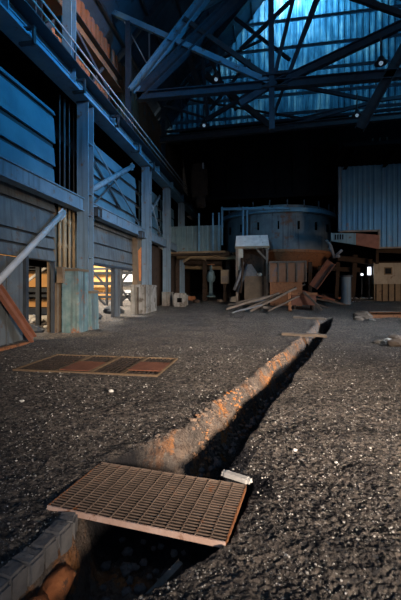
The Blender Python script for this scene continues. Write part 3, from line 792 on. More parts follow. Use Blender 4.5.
T2 = truss('roof_truss', 'second roof truss, thinner, seen behind the near one', 21.5, [
    ('bottom_chord', 160, 140, 440, 112, .36, 'darksteel'),
    ('diagonal', 206, 75, 273, 128, .30, 'darksteel'),
    ('diagonal', 266, 84, 206, 120, .22, 'truss'),
    ('diagonal', 288, 84, 374, 101, .18, 'truss'),
    ('diagonal', 288, 126, 372, 102, .16, 'truss'),
    ('diagonal', 374, 101, 440, 92, .18, 'truss'),
    ('diagonal', 272, 120, 318, -8, .16, 'truss'),
    ('diagonal', 214, 60, 268, 80, .20, 'truss'),
    ('tie', 163, 105, 212, 120, .12, 'truss'),
    ('strut', 184, 19, 228, -6, .20, 'steel'),
    ('strut', 100, 7, 183, 20, .13, 'steel'),
    ('post', 207, 118, 203, 60, .22, 'truss'),
    ('diagonal', 240, 50, 300, -8, .2, 'truss'),
    ('diagonal', 176, 20, 200, 90, .3, 'darksteel'),
    ('strut', 135, 30, 150, 70, .2, 'steel'),
])
T3 = truss('roof_truss', 'farthest roof framing against the glowing end wall', 25.0, [
    ('bottom_chord', 165, 132, 430, 106, .16, 'truss'),
    ('diagonal', 150, 120, 250, -5, .45, 'truss'),
    ('diagonal', 210, 110, 250, 60, .18, 'truss'),
    ('diagonal', 170, 60, 215, 105, .25, 'truss'),
    ('diagonal', 224, 10, 290, 60, .2, 'truss'),
    ('diagonal', 200, 40, 236, 110, .2, 'darksteel'),
    ('tie', 190, 100, 300, 118, .12, 'darksteel'),
    ('tie', 158, 60, 236, 16, .14, 'truss'),
    ('tie', 168, 84, 262, 40, .14, 'truss'),
    ('tie', 150, 96, 206, 66, .12, 'truss'),
    ('strut', 182, 118, 176, 52, .18, 'truss'),
    ('strut', 222, 96, 214, 24, .18, 'truss'),
    ('tie', 300, 118, 436, 88, .10, 'truss'),
])
# thin hanging rods
for px, a, b, lab in ((149, 34, 68, 'thin pale drop rod hanging under the left roof struts'), ):
    m = MB(); m.tube([QY(px, a, 18), QY(px + .7, b, 18)], .05, 8); tag(m.build('drop_rod', 'greypipe'), lab, 'rod')
m = MB(); m.tube([QY(113, 0, 17), QY(150, 70, 17)], .03, 8); tag(m.build('guy_wire', 'greypipe'), 'thin pale wire slanting down under the left roof', 'wire')

# pendant lamps under the trusses
for px, py, Y, lab in ((204, 126, 20, 'pendant lamp under the trusses, left over the dark hood'), (216, 80, 17.5, 'pendant lamp near the left part of the long chord'),
                       (381, 64, 16.3, 'pendant lamp hanging above the right end of the long chord'), (357, 116, 20, 'pendant lamp low at the right, under the second truss')):
    p = QY(px, py, Y)
    t = thing('pendant_lamp', lab, 'lamp', (p.x, p.y, p.z), 'pendant lamps under the trusses')
    m = MB(); m.tube([(p.x, p.y, p.z + .25), (p.x, p.y, p.z + 1.15)], .035, 8); m.build('stem', 'darksteel', t)
    m = MB(); m.lathe(p, [(.05, .32), (.10, .28), (.22, .08), (.26, .02), (.24, .02), (.09, .26), (.05, .3)], 20); m.build('shade', 'darksteel', t, smooth=True)
    m = MB(); m.rock((p.x, p.y, p.z + .03), .085, 1, 1, 2, None, 0); m.build('bulb', 'lampglass', t, smooth=True)

# ------------------------------------------------------------------ end wall
EW = 28.0
m = MB(); zb = 13.4
m.corr((14.5, EW, zb), (-1, 0, 0), (0, 0, 1), 22.9, 11.6, .42, .05)
struct(m, 'wall_back_upper', 'sheeting')
m = MB()
for z in (14.5, 15.9, 17.6, 19.35, 21.35, 23.3):
    m.box(-8, 14, EW - .22, EW - .10, z - .10, z + .10)
struct(m, 'trim_5', 'steel')
m = MB(); m.box(-8, 14, EW - .5, EW + .1, 12.9, 13.5); struct(m, 'trim_6', 'darksteel')
m = MB(); m.box(-8.6, 16, 35, 35.2, .5, 13.6); m.box(-8.6, 16, EW, 35.2, 13.5, 13.6); struct(m, 'wall_back', 'soot')
m = MB(); m.box(14.6, 14.8, -1.5, 35, -.2, 18.5); struct(m, 'wall_right', 'roofdeck')
m = MB(); m.box(-7.5, -7.3, 27, 35, 0, 8.4); struct(m, 'wall_left_end', 'soot')

# black smoke hood over the furnace
FX, FY = QY(277, 230, 28.8).x, 29.2
t = thing('smoke_hood', 'huge soot-black hood hanging over the furnace', 'hood', (FX, 27.5, 7.2))
m = MB(); x0, x1 = QY(188, 200, 25).x, QY(338, 200, 25).x
m.hexa([(x0, 25.2, 7.9), (x1, 25.2, 7.9), (x1, 30.5, 7.9), (x0, 30.5, 7.9), (x0 - .8, 25.6, 13.0), (x1 + .8, 25.6, 13.0), (x1 + .8, 30.5, 13.0), (x0 - .8, 30.5, 13.0)])
m.build('casing', 'soot', t)
m = MB()
for k in range(9):
    x = x0 + (x1 - x0) * (k + .5) / 9; m.bar((x, 25.12, 7.9), (x, 25.5, 13), .12, .14, (0, 1, 0))
m.build('stiffener', 'soot', t)
m = MB(); m.box(x0 - .2, x1 + .2, 25.0, 25.2, 7.7, 7.95); m.build('lower_rim', 'soot', t)
p = QY(199, 182, 24.6)
m = MB(); m.slab(p, (1.1, .7, 2.2), rotz(.2), 4, .2); m.slab(p + V((.1, 0, -1.3)), (.6, .5, .9), rotz(.4), 5, .2)
tag(m.build('hanging_bucket', 'sootbrown'), 'dull olive bulky bucket hanging left of the hood', 'bucket')
m = MB(); a = QY(203, 163, 24.4); m.tube([a, a + V((0, 0, -1.0))], .06, 8); tag(m.build('hook_rod', 'greypipe'), 'short pale rod above the olive bucket', 'rod')

# furnace drum
R = 3.95; c = (FX, FY, 0)
zt = QY(276, 212, FY - R).z; zl = QY(276, 252, FY - R).z
t = thing('furnace_drum', 'broad round furnace shell with a ring beam under the black hood', 'furnace', (FX, FY, zl - 1.3))
m = MB(); m.lathe(c, [(R, zl), (R, zt - .25), (R - .08, zt - .25), (R - .08, zt + .5), (R - .5, zt + .6)], 72); m.build('shell', 'drum', t, smooth=False)
m = MB(); m.lathe(c, [(R + .05, zt - .05), (R + .38, zt - .05), (R + .38, zt + .22), (R + .05, zt + .22)], 72); m.build('ring_beam', 'steel', t)
m = MB(); m.lathe(c, [(R + .03, zl), (R + .12, zl), (R + .12, zl + .18), (R + .03, zl + .18)], 72); m.build('lower_band', 'rust', t)
m = MB(); m.lathe(c, [(R, zl), (R - .7, zl - .9), (R - 1.8, zl - 1.25), (.1, zl - 1.3)], 72); m.build('bowl', 'rust', t, smooth=True, label='rusty bowl bottom of the furnace')
for k in range(7):
    a = -PI / 2 + (k - 3) * .34
    x, y = FX + math.cos(a) * R, FY + math.sin(a) * R
    m = MB(); tx, ty = -math.sin(a), math.cos(a)
    m.bar((x + math.cos(a) * .06, y + math.sin(a) * .06, zt - .62), (x + math.cos(a) * .06, y + math.sin(a) * .06, zt - 1.15), .10, .12, (math.cos(a), math.sin(a), 0))
    m.build('lug', 'soot', t)
for k in range(10):
    a = -PI / 2 + (k - 4.5) * .27
    x, y = FX + math.cos(a) * (R + .3), FY + math.sin(a) * (R + .3)
    m = MB(); m.bar((x, y, zt + .2), (x, y, zt + .75), .08, .08); m.build('rail_post', 'darksteel', t)
# pipes up the left of the drum
for k, (px, lab) in enumerate(((222, 'left'), (243, 'middle'), (247, 'right'))):
    a = QY(px, 207, 24.6); b = QY(px, 245, 24.6); m = MB(); m.tube([a, b], .07, 8)
    tag(m.build('riser', 'steel'), f'{lab} one of the thin blue pipes in front of the furnace drum', 'pipe', 'thin pipes in front of the drum')
m = MB(); a = QY(222, 209, 24.55); b = QY(290, 208, 24.55); m.tube([a, b], .09, 8); tag(m.build('header_pipe', 'steel'), 'level blue pipe across the top of the furnace drum', 'pipe')

# corrugated skirt of the left platform
Yp = 24.2
a = QY(168, 252, Yp); b = QY(221, 252, Yp); c_ = QY(168, 236, Yp); top = QY(195, 226, Yp).z
t = thing('platform_skirt', 'blue-green corrugated skirt of the working platform left of the furnace', 'platform', (a.x, Yp, a.z))
m = MB(); m.corr((a.x, Yp, a.z), (1, 0, 0), (0, 0, 1), b.x - a.x, top - a.z, .34, .06); m.build('sheet', 'skirt', t)
m = MB(); m.box(a.x, b.x + .6, Yp, Yp + 3, a.z - .25, a.z - .02); m.build('deck', 'sootbrown', t)
m = MB(); m.box(a.x, b.x + .3, Yp - .06, Yp + .1, a.z - .10, a.z + .02); m.build('bottom_rail', 'pipe', t)
for px in (199, 213, 219):
    m = MB(); q = QY(px, 232, Yp - .12); m.bar((q.x, q.y, a.z), (q.x, q.y, top + .8), .10, .10); m.build('post', 'steel', t)
for k, px in enumerate((178, 205, 228)):
    q = QY(px, 270, Yp + 1.2); g = gz(q)
    m = MB(); m.ibeam((q.x, q.y, g - .1), (q.x, q.y, a.z - .2), .3, .3, .03, (0, 1, 0)); m.build('leg', 'sootbrown', t)
# under-platform beams and ducts
for k, (py, Y, r, m_) in enumerate(((257, 24.8, .16, 'pipe'), (262, 25.6, .2, 'sootbrown'), (267, 26.2, .14, 'pipe'))):
    p, q = QY(177, py, Y), QY(268 if k < 1 else 222, py + 1, Y); m = MB(); m.tube([p, q], r, 10)
    tag(m.build('duct', m_, smooth=True), ['uppermost', 'thick brown', 'lowest'][k] + ' pipe running level under the furnace platform', 'pipe', 'pipes under the platform')
m = MB(); a_, b_ = QY(183, 262, 24.7), QY(196, 254, 24.7); m.bar(a_, b_, .12, .12); tag(m.build('knee_brace', 'pipe'), 'light slanting brace under the left platform skirt', 'brace')
m = MB(); a_, b_ = QY(197, 254, 24.7), QY(206, 260, 24.7); m.bar(a_, b_, .12, .12); tag(m.build('knee_brace', 'pipe'), 'right-hand slanting brace under the platform skirt', 'brace')

# objects below the platform
def valve(px, py, h, m_, lab):
    p = G(px, py) if py > 300 else QY(px, py, 25.0)
    t = thing('valve_stand', lab, 'valve', p)
    m = MB(); m.lathe(p, [(0, 0), (.30, 0), (.30, .1), (.14, .16), (.12, h * .45), (.26, h * .5), (.30, h * .62), (.2, h * .8), (.08, h * .84), (.08, h), (0, h)], 16); m.build('body', m_, t, smooth=True)
    m = MB(); m.lathe((p.x, p.y, p.z + h), [(.2, -.03), (.26, -.03), (.26, .03), (.2, .03), (.2, -.03)], 16); m.build('hand_wheel', 'rust', t)
valve(211, 297, 2.2, 'skirt', 'grey upright valve body in the gloom under the platform')
p = QY(225, 282, 24.4); g = p.z
t = thing('control_cabinet', 'small tan cabinet on a pedestal under the platform', 'cabinet', (p.x, p.y, gz(p)))
m = MB(); m.box(p.x - .25, p.x + .25, p.y - .2, p.y + .2, p.z - .1, p.z + .8); m.build('body', 'pipe', t)
m = MB(); m.box(p.x - .1, p.x + .1, p.y - .1, p.y + .1, gz(p), p.z - .1); m.build('pedestal', 'sootbrown', t)
m = MB(); m.box(p.x - .2, p.x + .2, p.y - .225, p.y - .2, p.z - .05, p.z + .4); m.build('door', 'palewood', t)
p = G(236, 302); z = p.z; m = MB()
m.slab((p.x, p.y, z + .17), (.85, .4, .42), rotz(TH - .1), 9, .1); tag(m.build('pale_crate', 'cream'), 'cream coloured crate on the floor in front of the shed frame', 'crate')
p = G(180.5, 306.5)
t = thing('concrete_block', 'low grey concrete block with a dark slot by the last columns', 'block', p)
m = MB(); m.slab((p.x, p.y, p.z + .38), (.85, .6, .8), rotz(.1), 2, .08); m.build('body', 'concrete', t)
m = MB(); m.box(p.x - .12, p.x + .15, p.y - .34, p.y - .27, p.z + .25, p.z + .5); m.build('slot', 'soot', t)
for k, (px, py, s_, m_) in enumerate(((252, 299, .35, 'kerb'), (262, 300, .3, 'tealplate'), (196, 303, .3, 'sootbrown'), (190, 300, .4, 'rust'), (220, 302, .25, 'palewood'), (205, 300, .3, 'rust'))):
    p = G(px, py); m = MB(); m.slab((p.x, p.y, p.z + s_ * .3), (s_ * 1.7, s_, s_ * .8), rotz(k), 30 + k, .35)
    tag(m.build('scrap_lump', m_), ['grey scrap lump right of the cream crate', 'teal scrap lump by the foot of the shed frame', 'sooty scrap lump left under the platform', 'large rusty scrap lump beside the concrete block', 'light brown scrap lump left of the cream crate', 'small rusty scrap lump below the valve'][k], 'scrap', 'scrap lumps below the platform')

# shed-like tapping station
Y1 = 22.4
L0, R0 = QY(236, 300, Y1), QY(268.5, 300, Y1); g = gz(L0)
zc0, zc1 = QY(253, 246.5, Y1).z, QY(253, 235, Y1).z
t = thing('operator_stand', 'open shed-like stand with a pale canopy, before the furnace', 'stand', ((L0.x + R0.x) / 2, Y1, g))
m = MB(); m.hexa([(L0.x - .05, Y1 - .05, zc0), (R0.x + .05, Y1 - .05, zc0), (R0.x + .05, Y1 + 1.7, zc0), (L0.x - .05, Y1 + 1.7, zc0),
                  (L0.x, Y1 + .15, zc1), (R0.x - .05, Y1 + .15, zc1), (R0.x - .05, Y1 + 1.6, zc1), (L0.x, Y1 + 1.6, zc1)]); m.build('canopy', 'white', t)
m = MB(); m.box(L0.x - .08, R0.x + .08, Y1 - .1, Y1 - .02, zc0 - .12, zc0 + .02); m.build('fascia', 'pipe', t)
x = QY(239.5, 270, Y1).x
m = MB(); m.box(L0.x, L0.x + .42, Y1, Y1 + .12, QY(240, 270, Y1).z, zc0 - .1); m.build('side_panel', 'cream', t)
for xx, yy in ((L0.x + .06, Y1 + .02), (R0.x - .08, Y1 + .02), (R0.x - .32, Y1 + .1), (L0.x + .06, Y1 + 1.5), (R0.x - .1, Y1 + 1.5)):
    m = MB(); m.box(xx - .07, xx + .07, yy - .07, yy + .07, g - .1, zc0); m.build('post', 'palewood' if yy < Y1 + .05 else 'sootbrown', t)
m = MB(); m.bar((R0.x - .7, Y1 + .05, zc0 - .15), (R0.x - .1, Y1 + .05, zc0 - .8), .1, .1); m.build('knee_brace', 'palewood', t)
zz = QY(255, 276, Y1).z
m = MB(); m.box(L0.x + .5, R0.x - .15, Y1 + .1, Y1 + .9, g, zz); m.build('counter', 'brownplate', t)
m = MB(); m.box(L0.x, R0.x, Y1 + 1.55, Y1 + 1.65, g, zc0); m.build('back_panel', 'sootbrown', t)
m = MB(); p = V((QY(252, 270, Y1).x, Y1 + .5, zz)); m.hexa([p + V((-.5, -.2, 0)), p + V((.45, -.2, 0)), p + V((.45, .3, 0)), p + V((-.5, .3, 0)), p + V((-.32, -.05, .75)), p + V((-.05, -.05, .75)), p + V((-.05, .2, .75)), p + V((-.32, .2, .75))])
tag(m.build('hopper', 'kerb'), 'grey sloping hopper standing on the counter of the stand', 'hopper')
m = MB(); p = V((QY(260, 273, Y1).x, Y1 + .28, zz + .1)); m.rock(p, (.16, .12, .12), 3); tag(m.build('rag', 'stone'), 'small white bundle on the counter of the stand', 'bundle')
for k, (x0, y0, x1, y1, m_) in enumerate(((234, 290, 243, 262, 'kerb'), (237, 292, 247, 264, 'darksteel'), (240, 293, 242, 258, 'sootbrown'))):
    a, b = QY(x0, y0, Y1 - .35), QY(x1, y1, Y1 - .12); a.z = max(a.z, gz(a)); m = MB(); m.tube([a, a.lerp(b, .5) + V((.08, 0, 0)), b], .09, 8)
    tag(m.build('hose', m_, smooth=True), ['grey', 'blue', 'dark'][k] + ' hose slung over the left post of the stand', 'hose', 'hoses on the stand')

# rusty panelled box right of the stand
Y2 = 22.0
a, b = QY(269.5, 294, Y2), QY(306, 294, Y2); zt2 = QY(288, 261.5, Y2).z; zm = QY(288, 282, Y2).z; g = gz(a)
t = thing('panelled_box', 'rust-brown panelled box, ribbed above and plain below, beside the stand', 'bin', ((a.x + b.x) / 2, Y2, g))
m = MB(); m.box(a.x, b.x, Y2, Y2 + 1.5, zm, zt2); m.build('upper_box', 'rustsheet', t)
m = MB()
for k in range(5):
    x = a.x + (b.x - a.x) * k / 4; m.box(x - .04, x + .04, Y2 - .06, Y2 + .02, zm, zt2)
m.build('rib', 'wood', t)
m = MB(); m.box(a.x - .03, b.x + .03, Y2 - .08, Y2 + .03, zt2 - .08, zt2 + .03); m.build('top_rail', 'wood', t)
m = MB(); m.box(a.x + .03, b.x - .2, Y2 + .05, Y2 + 1.4, g - .1, zm); m.build('lower_box', 'rust', t)

# heap of timbers and scrap below it
def gr(px, py, h=0.0): return up(G(px, py), h)
pile = [
    ((226, 310), .06, (279, 293.5), .55, .16, .10, 'palewood', 'long pale timber leaning up right on the heap'),
    ((243, 311), .05, (283, 294), .70, .14, .10, 'wood', 'brown timber beside the long pale one on the heap'),
    ((250, 312), .05, (296, 288), .95, .14, .10, 'wood', 'timber rising steepest to the top of the heap'),
    ((236, 308), .30, (268, 296), .45, .10, .08, 'wood', 'short thin timber at the left of the heap'),
    ((262, 309), .10, (286, 310), .10, .20, .12, 'palewood', 'yellowish timber lying flat at the front of the heap'),
    ((290, 311), .0, (289, 291), .95, .16, .14, 'rust', 'rusty upright stub in the middle of the heap'),
    ((335, 304), .25, (302, 291), .95, .15, .12, 'redwood', 'red-brown timber sloping down to the right off the heap'),
    ((322, 311), .05, (304, 292), .85, .12, .10, 'wood', 'brown timber sloping down right at the front of the heap'),
    ((352, 301), .25, (316, 299), .40, .16, .12, 'redwood', 'long red-brown timber lying right behind the heap'),
    ((345, 306), .10, (309, 297), .55, .12, .10, 'wood', 'dark timber sloping low to the right of the heap'),
    ((228, 306), .10, (252, 303), .12, .12, .08, 'wood', 'flat timber at the far left behind the heap'),
    ((232, 313), .03, (262, 305), .25, .09, .06, 'kerb', 'greyish short board flat on the floor at the front left of the heap'),
    ((268, 312), .05, (299, 296), .60, .09, .07, 'wood', 'thin brown batten crossing the rusty stub in the heap'),
    ((246, 306), .20, (290, 297), .50, .10, .07, 'kerb', 'thin grey batten lying low across the back of the heap'),
    ((330, 309), .02, (308, 301), .40, .09, .07, 'wood', 'thin brown batten at the right foot of the heap'),
    ((340, 303), .15, (322, 294), .60, .10, .08, 'sootbrown', 'sooty batten leaning under the rusty chute'),
    ((275, 306), .30, (305, 284), 1.1, .08, .08, 'wood', 'thin pole sticking up highest from the heap against the panelled box'),
    ((312, 308), .0, (315, 296), .60, .12, .12, 'rust', 'rusty stub at the right of the heap'),
]
for (a0, h0, a1, h1, w, h, m_, lab) in pile:
    p, q = gr(*a0, h0), G(a1[0], 306); r = ray(*a1); dd = p.x * FWD.x + p.y * FWD.y + .5
    q = V((0, 0, EYE)) + r * dd
    plank('timber', p, q, w, h, m_, lab, 'timber', 'timbers in the heap')
p = G(304, 310)
t = thing('scrap_box', 'dark red-brown steel box in the middle of the timber heap', 'box', p)
m = MB(); m.box(p.x - .62, p.x + .62, p.y + .1, p.y + .8, p.z + .25, p.z + .85); m.build('body', 'redwood', t)
m = MB(); m.box(p.x - .68, p.x + .68, p.y + .04, p.y + .1, p.z + .78, p.z + .9); m.build('rim', 'rust', t)
m = MB(); m.box(p.x - .5, p.x - .4, p.y + .1, p.y + .8, p.z - .05, p.z + .25); m.box(p.x + .4, p.x + .5, p.y + .1, p.y + .8, p.z - .05, p.z + .25); m.build('skid', 'sootbrown', t)

# right of the furnace
Y3 = 23.0
p, q = QY(313, 287, Y3), QY(331, 262, Y3); p.z = max(p.z, gz(p) + .1)
t = thing('leaning_chute', 'rusty chute leaning up to the right beside the heap', 'chute', p)
m = MB(); m.bar(p, q, .5, .06, (0, -1, 0)); m.build('bed', 'redwood', t)
for s in (-1, 1):
    m = MB(); m.bar(p, q, .06, .3, (0, -1, 0), s * .25, .1); m.build('side', 'redwood', t)
for k, pts in enumerate((((334, 258), (331, 246), (326, 240)), ((335, 256), (342, 250)), ((333, 254), (329, 246)), ((334, 257), (340, 256)))):
    m = MB(); m.tube([QY(x, y, 22.4) for x, y in pts], .08, 8)
    tag(m.build('twisted_bar', 'kerb', smooth=True), ['tall bent', 'right-leaning', 'left-leaning', 'short low'][k] + ' grey bar of the twisted tangle under the pale fascia', 'bar', 'twisted bars below the fascia')

Y4 = 23.2
a, b = QY(331, 240, Y4), QY(379, 245, Y4); za, zb_ = QY(332, 233, Y4).z, QY(332, 241, Y4).z
t = thing('fascia_panel', 'pale streaked fascia panel fading to rust under the blue partition', 'panel', (a.x, Y4, zb_))
xm = QY(356, 240, Y4).x; zr0, zr1 = QY(378, 249, Y4).z, QY(378, 235, Y4).z
m = MB(); m.hexa([(a.x, Y4, zb_), (xm, Y4, zb_ - .25), (xm, Y4 + .1, zb_ - .25), (a.x, Y4 + .1, zb_), (a.x, Y4, za), (xm, Y4, za - .05), (xm, Y4 + .1, za - .05), (a.x, Y4 + .1, za)]); m.build('pale_sheet', 'skirt', t)
m = MB(); m.hexa([(xm, Y4, zb_ - .25), (b.x, Y4, zr0), (b.x, Y4 + .1, zr0), (xm, Y4 + .1, zb_ - .25), (xm, Y4, za - .05), (b.x, Y4, zr1), (b.x, Y4 + .1, zr1), (xm, Y4 + .1, za - .05)]); m.build('rusty_sheet', 'redwood', t)
for k in range(4):
    x = a.x + .25 + k * .14; m = MB(); m.box(x - .03, x + .03, Y4 - .03, Y4, zb_ + .08, za - .1); m.build('slot', 'soot', t)

Y5 = 23.6
x0, x1, x2 = QY(339, 200, Y5).x, QY(378.5, 200, Y5).x, 14.6
z0, z1, z2 = QY(358, 231, Y5).z, QY(390, 247.5, Y5).z, QY(360, 166, Y5).z
t = thing('blue_partition', 'blue corrugated partition with a stepped lower edge at the right', 'partition', ((x0 + x2) / 2, Y5, z1))
m = MB(); m.corr((x0, Y5, z0), (1, 0, 0), (0, 0, 1), x1 - x0, z2 - z0, .3, .05); m.build('short_sheet', 'bluepanel', t)
m = MB(); m.corr((x1, Y5, z1), (1, 0, 0), (0, 0, 1), x2 - x1, z2 - z1, .3, .05); m.build('long_sheet', 'bluepanel', t)
m = MB(); m.box(x0 - .05, x0 + .12, Y5 - .1, Y5 + .1, z0, z2); m.build('edge_post', 'column', t)
m = MB(); m.box(x0, x1, Y5 - .1, Y5 + .06, z0 - .06, z0 + .04); m.box(x1 - .04, x1 + .08, Y5 - .1, Y5 + .06, z1, z0 + .04); m.box(x1, x2, Y5 - .1, Y5 + .06, z1 - .06, z1 + .04); m.build('edge_trim', 'palewood', t)
t = thing('gantry_deck', 'soot-black gantry deck across the right side above the blue partition', 'gantry', (x0 + 3, Y5 - 1.5, z2 + .1))  # overhang added to shade the upper part of the partition
m = MB(); m.box(x0 - .3, 14.5, Y5 - 3.0, Y5 + .05, z2 + .1, z2 + .3); m.build('deck', 'soot', t)
for k in range(5):
    x = x0 + .3 + k * 2.2; m = MB(); m.ibeam((x, Y5 - 3, z2 - .05), (x, Y5 - .1, z2 - .05), .2, .3, .03); m.build('joist', 'soot', t)
# near-black wall carrying on above the partition, shade painted into its colour
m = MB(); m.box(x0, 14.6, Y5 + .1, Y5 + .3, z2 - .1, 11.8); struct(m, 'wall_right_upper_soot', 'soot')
m = MB(); q = QY(371, 150, Y5 - .1)
for k in range(3): m.bar((q.x + k * .4, q.y, q.z - .5), (q.x + k * .4 + .1, q.y, q.z + .7), .08, .08)
tag(m.build('rust_streak_bars', 'sootbrown'), 'dull rusty bars on the black wall above the blue partition', 'bars')

# hut
Y6 = 27.0
a, b = QY(374, 292, Y6), QY(402, 292, Y6); g = gz(a); zt6 = QY(388, 263, Y6).z; zm6 = QY(388, 284, Y6).z
x1 = b.x + .7
t = thing('hut', 'small cream hut with one dark window at the far right', 'hut', ((a.x + x1) / 2, Y6 + 1, g))
m = MB(); m.box(a.x, x1, Y6, Y6 + 2.2, zm6, zt6); m.build('upper_wall', 'cream', t)
m = MB(); m.box(a.x + .02, x1, Y6 + .03, Y6 + 2.2, g - .4, zm6); m.build('lower_wall', 'pipe', t)
m = MB(); m.box(a.x - .1, x1 + .1, Y6 - .12, Y6 + 2.3, zt6, zt6 + .1); m.build('roof', 'sootbrown', t)
wx, wz = QY(388, 271, Y6).x, QY(388, 271, Y6).z
m = MB(); m.box(wx - .26, wx + .26, Y6 - .04, Y6 + .02, wz - .26, wz + .26); f = m.build('window_frame', 'pipe', t)
m = MB(); m.box(wx - .19, wx + .19, Y6 - .05, Y6 - .03, wz - .19, wz + .19); m.build('pane', 'glass', f)
m = MB()
for k in range(6): m.box(a.x + .1 + k * .4, a.x + .16 + k * .4, Y6 - .02, Y6 + .03, g - .3, zm6)
m.build('batten', 'sootbrown', t)
# work light and small light between furnace and hut
for px, py, w, h, lab in ((369.3, 271, .11, .27, 'bright white work light glowing left of the cream hut'), (362, 274.5, .07, .07, 'tiny distant light left of the bright work light')):
    p = QY(px, py, 27.2); t = thing('work_light', lab, 'lamp', (p.x, p.y, gz(p)), 'lights left of the hut')
    m = MB(); m.box(p.x - w - .05, p.x + w + .05, p.y, p.y + .12, p.z - h - .05, p.z + h + .05); m.build('housing', 'darksteel', t)
    m = MB(); m.box(p.x - w, p.x + w, p.y - .02, p.y, p.z - h, p.z + h); m.build('lens', 'worklight', t)
    m = MB(); m.tube([(p.x, p.y + .06, gz(p) - .1), (p.x, p.y + .06, p.z - h)], .04, 8); m.build('stand', 'darksteel', t)
# blue steel drum post
p = QY(346, 294, 24.5); g = gz(p)
t = thing('pipe_stub', 'short blue-grey upright pipe stub right of the heap', 'pipe', (p.x, p.y, g))
m = MB(); m.lathe((p.x, p.y, 0), [(.02, g - .1), (.3, g - .1), (.3, QY(346, 277, 24.5).z), (.02, QY(346, 277, 24.5).z)], 20); m.build('shaft', 'column', t, smooth=False)
m = MB(); m.lathe((p.x, p.y, QY(346, 277, 24.5).z), [(.02, 0), (.38, 0), (.38, .1), (.02, .1)], 20); m.build('flange', 'darksteel', t)
# clutter of dark girders behind
for k, (x0, y0, x1, y1, Y, w, m_) in enumerate(((338, 258, 372, 262, 26, .35, 'sootbrown'), (318, 268, 360, 270, 26.5, .3, 'sootbrown'), (355, 255, 352, 292, 26.3, .35, 'sootbrown'), (338, 262, 336, 292, 26.6, .3, 'sootbrown'), (310, 262, 310, 296, 25.5, .3, 'sootbrown'), (376, 250, 402, 251, 25.2, .3, 'sootbrown'), (377, 251, 377, 264, 25.2, .2, 'sootbrown'))):
    p, q = QY(x0, y0, Y), QY(x1, y1, Y)
    if abs(x1 - x0) < 6: q.z = gz(q) - .1 if k != 6 else q.z
    m = MB(); m.ibeam(p, q, w * .8, w, .04, (0, 1, 0) if abs(x1 - x0) < 6 else (0, 0, 1))
    tag(m.build('dark_girder', m_), ['upper level sooty girder right of the furnace', 'lower level sooty girder right of the furnace', 'sooty upright girder left of the work light', 'sooty upright girder behind the pipe stub', 'sooty upright girder at the right of the panelled box', 'sooty lintel girder above the hut', 'sooty hanger by the hut corner'][k], 'girder', 'sooty girders right of the furnace')
# rubble heaps and the rusty beam at the right
p, q = gr(368, 318, .12), gr(430, 318, .12)
t = thing('rusty_beam', 'long rusty beam lying on the ground at the right edge', 'beam', p)
m = MB(); m.ibeam(p, q, .30, .28, .03); m.build('section', 'rust', t)
m = MB(); m.bar(p + V((0, 0, .15)), q + V((0, 0, .15)), .34, .025); m.build('cover_strip', 'wood', t)
for k, (px, py, s_) in enumerate(((363, 318, .30), (368, 316, .2), (358, 320, .16), (371, 321, .12), (395, 340, .16), (380, 343, .12), (398, 346, .2))):
    p = G(px, py); m = MB(); m.rock((p.x, p.y, p.z + s_ * .25), (s_ * 1.3, s_, s_ * .7), 60 + k)
    tag(m.build('rubble_stone', 'concrete' if k % 2 else 'palewood'), ['biggest rubble lump at the end of the rusty beam', 'rubble stone behind the biggest lump by the rusty beam', 'left outlying rubble stone by the rusty beam', 'small rubble stone in front of the rusty beam', 'upper rubble stone at the right edge before the rusty beam', 'left rubble stone of the three at the right edge', 'lowest rubble stone at the right edge of the floor'][k], 'rubble', 'rubble at the right')
m = MB()
for k in range(70):
    t_ = random.random(); p = G(352 + 18 * t_ + random.uniform(-3, 3), 299 + random.uniform(-1, 3)); r = random.uniform(.04, .12)
    m.rock((p.x, p.y, p.z + r * .2), r, k, .6, 1)
tag(m.build('far_rubble', 'concrete', at=(0, 0, 0)), 'pale strewn rubble on the far floor right of the heap', 'rubble', kind='stuff')

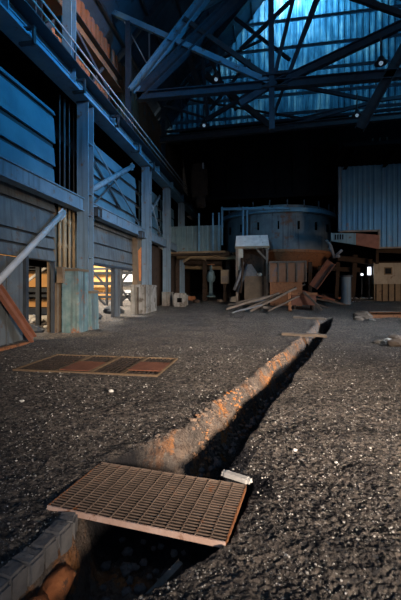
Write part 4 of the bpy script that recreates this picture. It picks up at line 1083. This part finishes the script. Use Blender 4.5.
# ------------------------------------------------------------------ light and camera
def area(name, at, aim, sx, sy, power, col, spread=180):
    l = bpy.data.lights.new(name, 'AREA'); l.shape = 'RECTANGLE'; l.size = sx; l.size_y = sy; l.energy = power; l.color = col; l.spread = math.radians(spread)
    o = bpy.data.objects.new(name, l); COL.objects.link(o); o.location = V(at)
    o.rotation_euler = (V(aim) - V(at)).to_track_quat('-Z', 'Y').to_euler(); return o
area('door_daylight', loc(6.0, -6.5, 3.4), loc(-1.0, 12.0, -.2), 1.2, 1.2, 380, (1.0, .83, .68), 40)
area('side_daylight', (13.5, 9.0, 6.5), (-1, 15, 0), 2, 2, 400, (.80, .88, 1.0), 60)  # unseen fill added to brighten the far floor
area('high_window', (13.5, 7.0, 13.5), (-6, 12, 9.0), 3, 5, 560, (.05, .46, 1.0), 45)  # unseen blue source, aimed at the upper left wall; no window there
area('high_window', (13.5, 12.5, 16.0), (5, 24, 4.5), 2, 3, 75, (.10, .52, 1.0), 60)  # unseen blue fill added for the furnace end and partition
area('furnace_window', (-3.0, -2.0, 7.4), (.2, 25.3, 5.4), 1.0, 1.0, 24, (.22, .58, 1.0), 22)  # unseen fill from behind the viewer, added to brighten the drum
area('low_window', (13.0, 14.0, 2.8), (5, 25, 1.6), 2, 2, 90, (1.0, .74, .54), 70)  # unseen low fill added for the things at the furnace end
area('warm_window', (13.5, 5.0, 13.5), (-7.5, 13, 11.2), 1, 1, 170, (1.0, .44, .14), 25)  # unseen warm fill added to bring out the rusty upper siding
area('end_wall_daylight', (0.5, 30.5, 25.0), (2.0, 28, 19), 6, 2, 17000, (.34, .84, 1.0))
area('end_wall_daylight', (1.2, 29.2, 24.2), (1.2, 28, 22.6), 4, .6, 4200, (.95, .95, .95))
area('yard_sun', (-13, 6.5, 9), (-10, 15, 1), 2.5, 2.5, 1500, (1.0, .74, .42))
area('yard_sun', (-11, 19, 9), (-8.5, 25, 1.5), 2.0, 2.0, 4500, (1.0, .92, .80))

w = bpy.data.worlds.new('World'); S.world = w; w.use_nodes = True
bg = w.node_tree.nodes['Background']; bg.inputs['Color'].default_value = (.32, .52, .85, 1); bg.inputs['Strength'].default_value = .32

cam = bpy.data.cameras.new('Camera'); co = bpy.data.objects.new('Camera', cam); COL.objects.link(co)
co.location = (0, 0, EYE); co.rotation_euler = (PI / 2, 0, TH)
cam.sensor_fit = 'VERTICAL'; cam.sensor_height = 36; cam.lens = FPX / 600 * 36; cam.shift_y = (HY - 300) / 600
cam.clip_start = .05; cam.clip_end = 300
S.camera = co
S.view_settings.view_transform = 'Standard'; S.view_settings.look = 'None'
S.view_settings.exposure = 0; S.view_settings.gamma = 1; S.view_settings.use_curve_mapping = False
S.cycles.use_denoising = True
S.cycles.max_bounces = 6
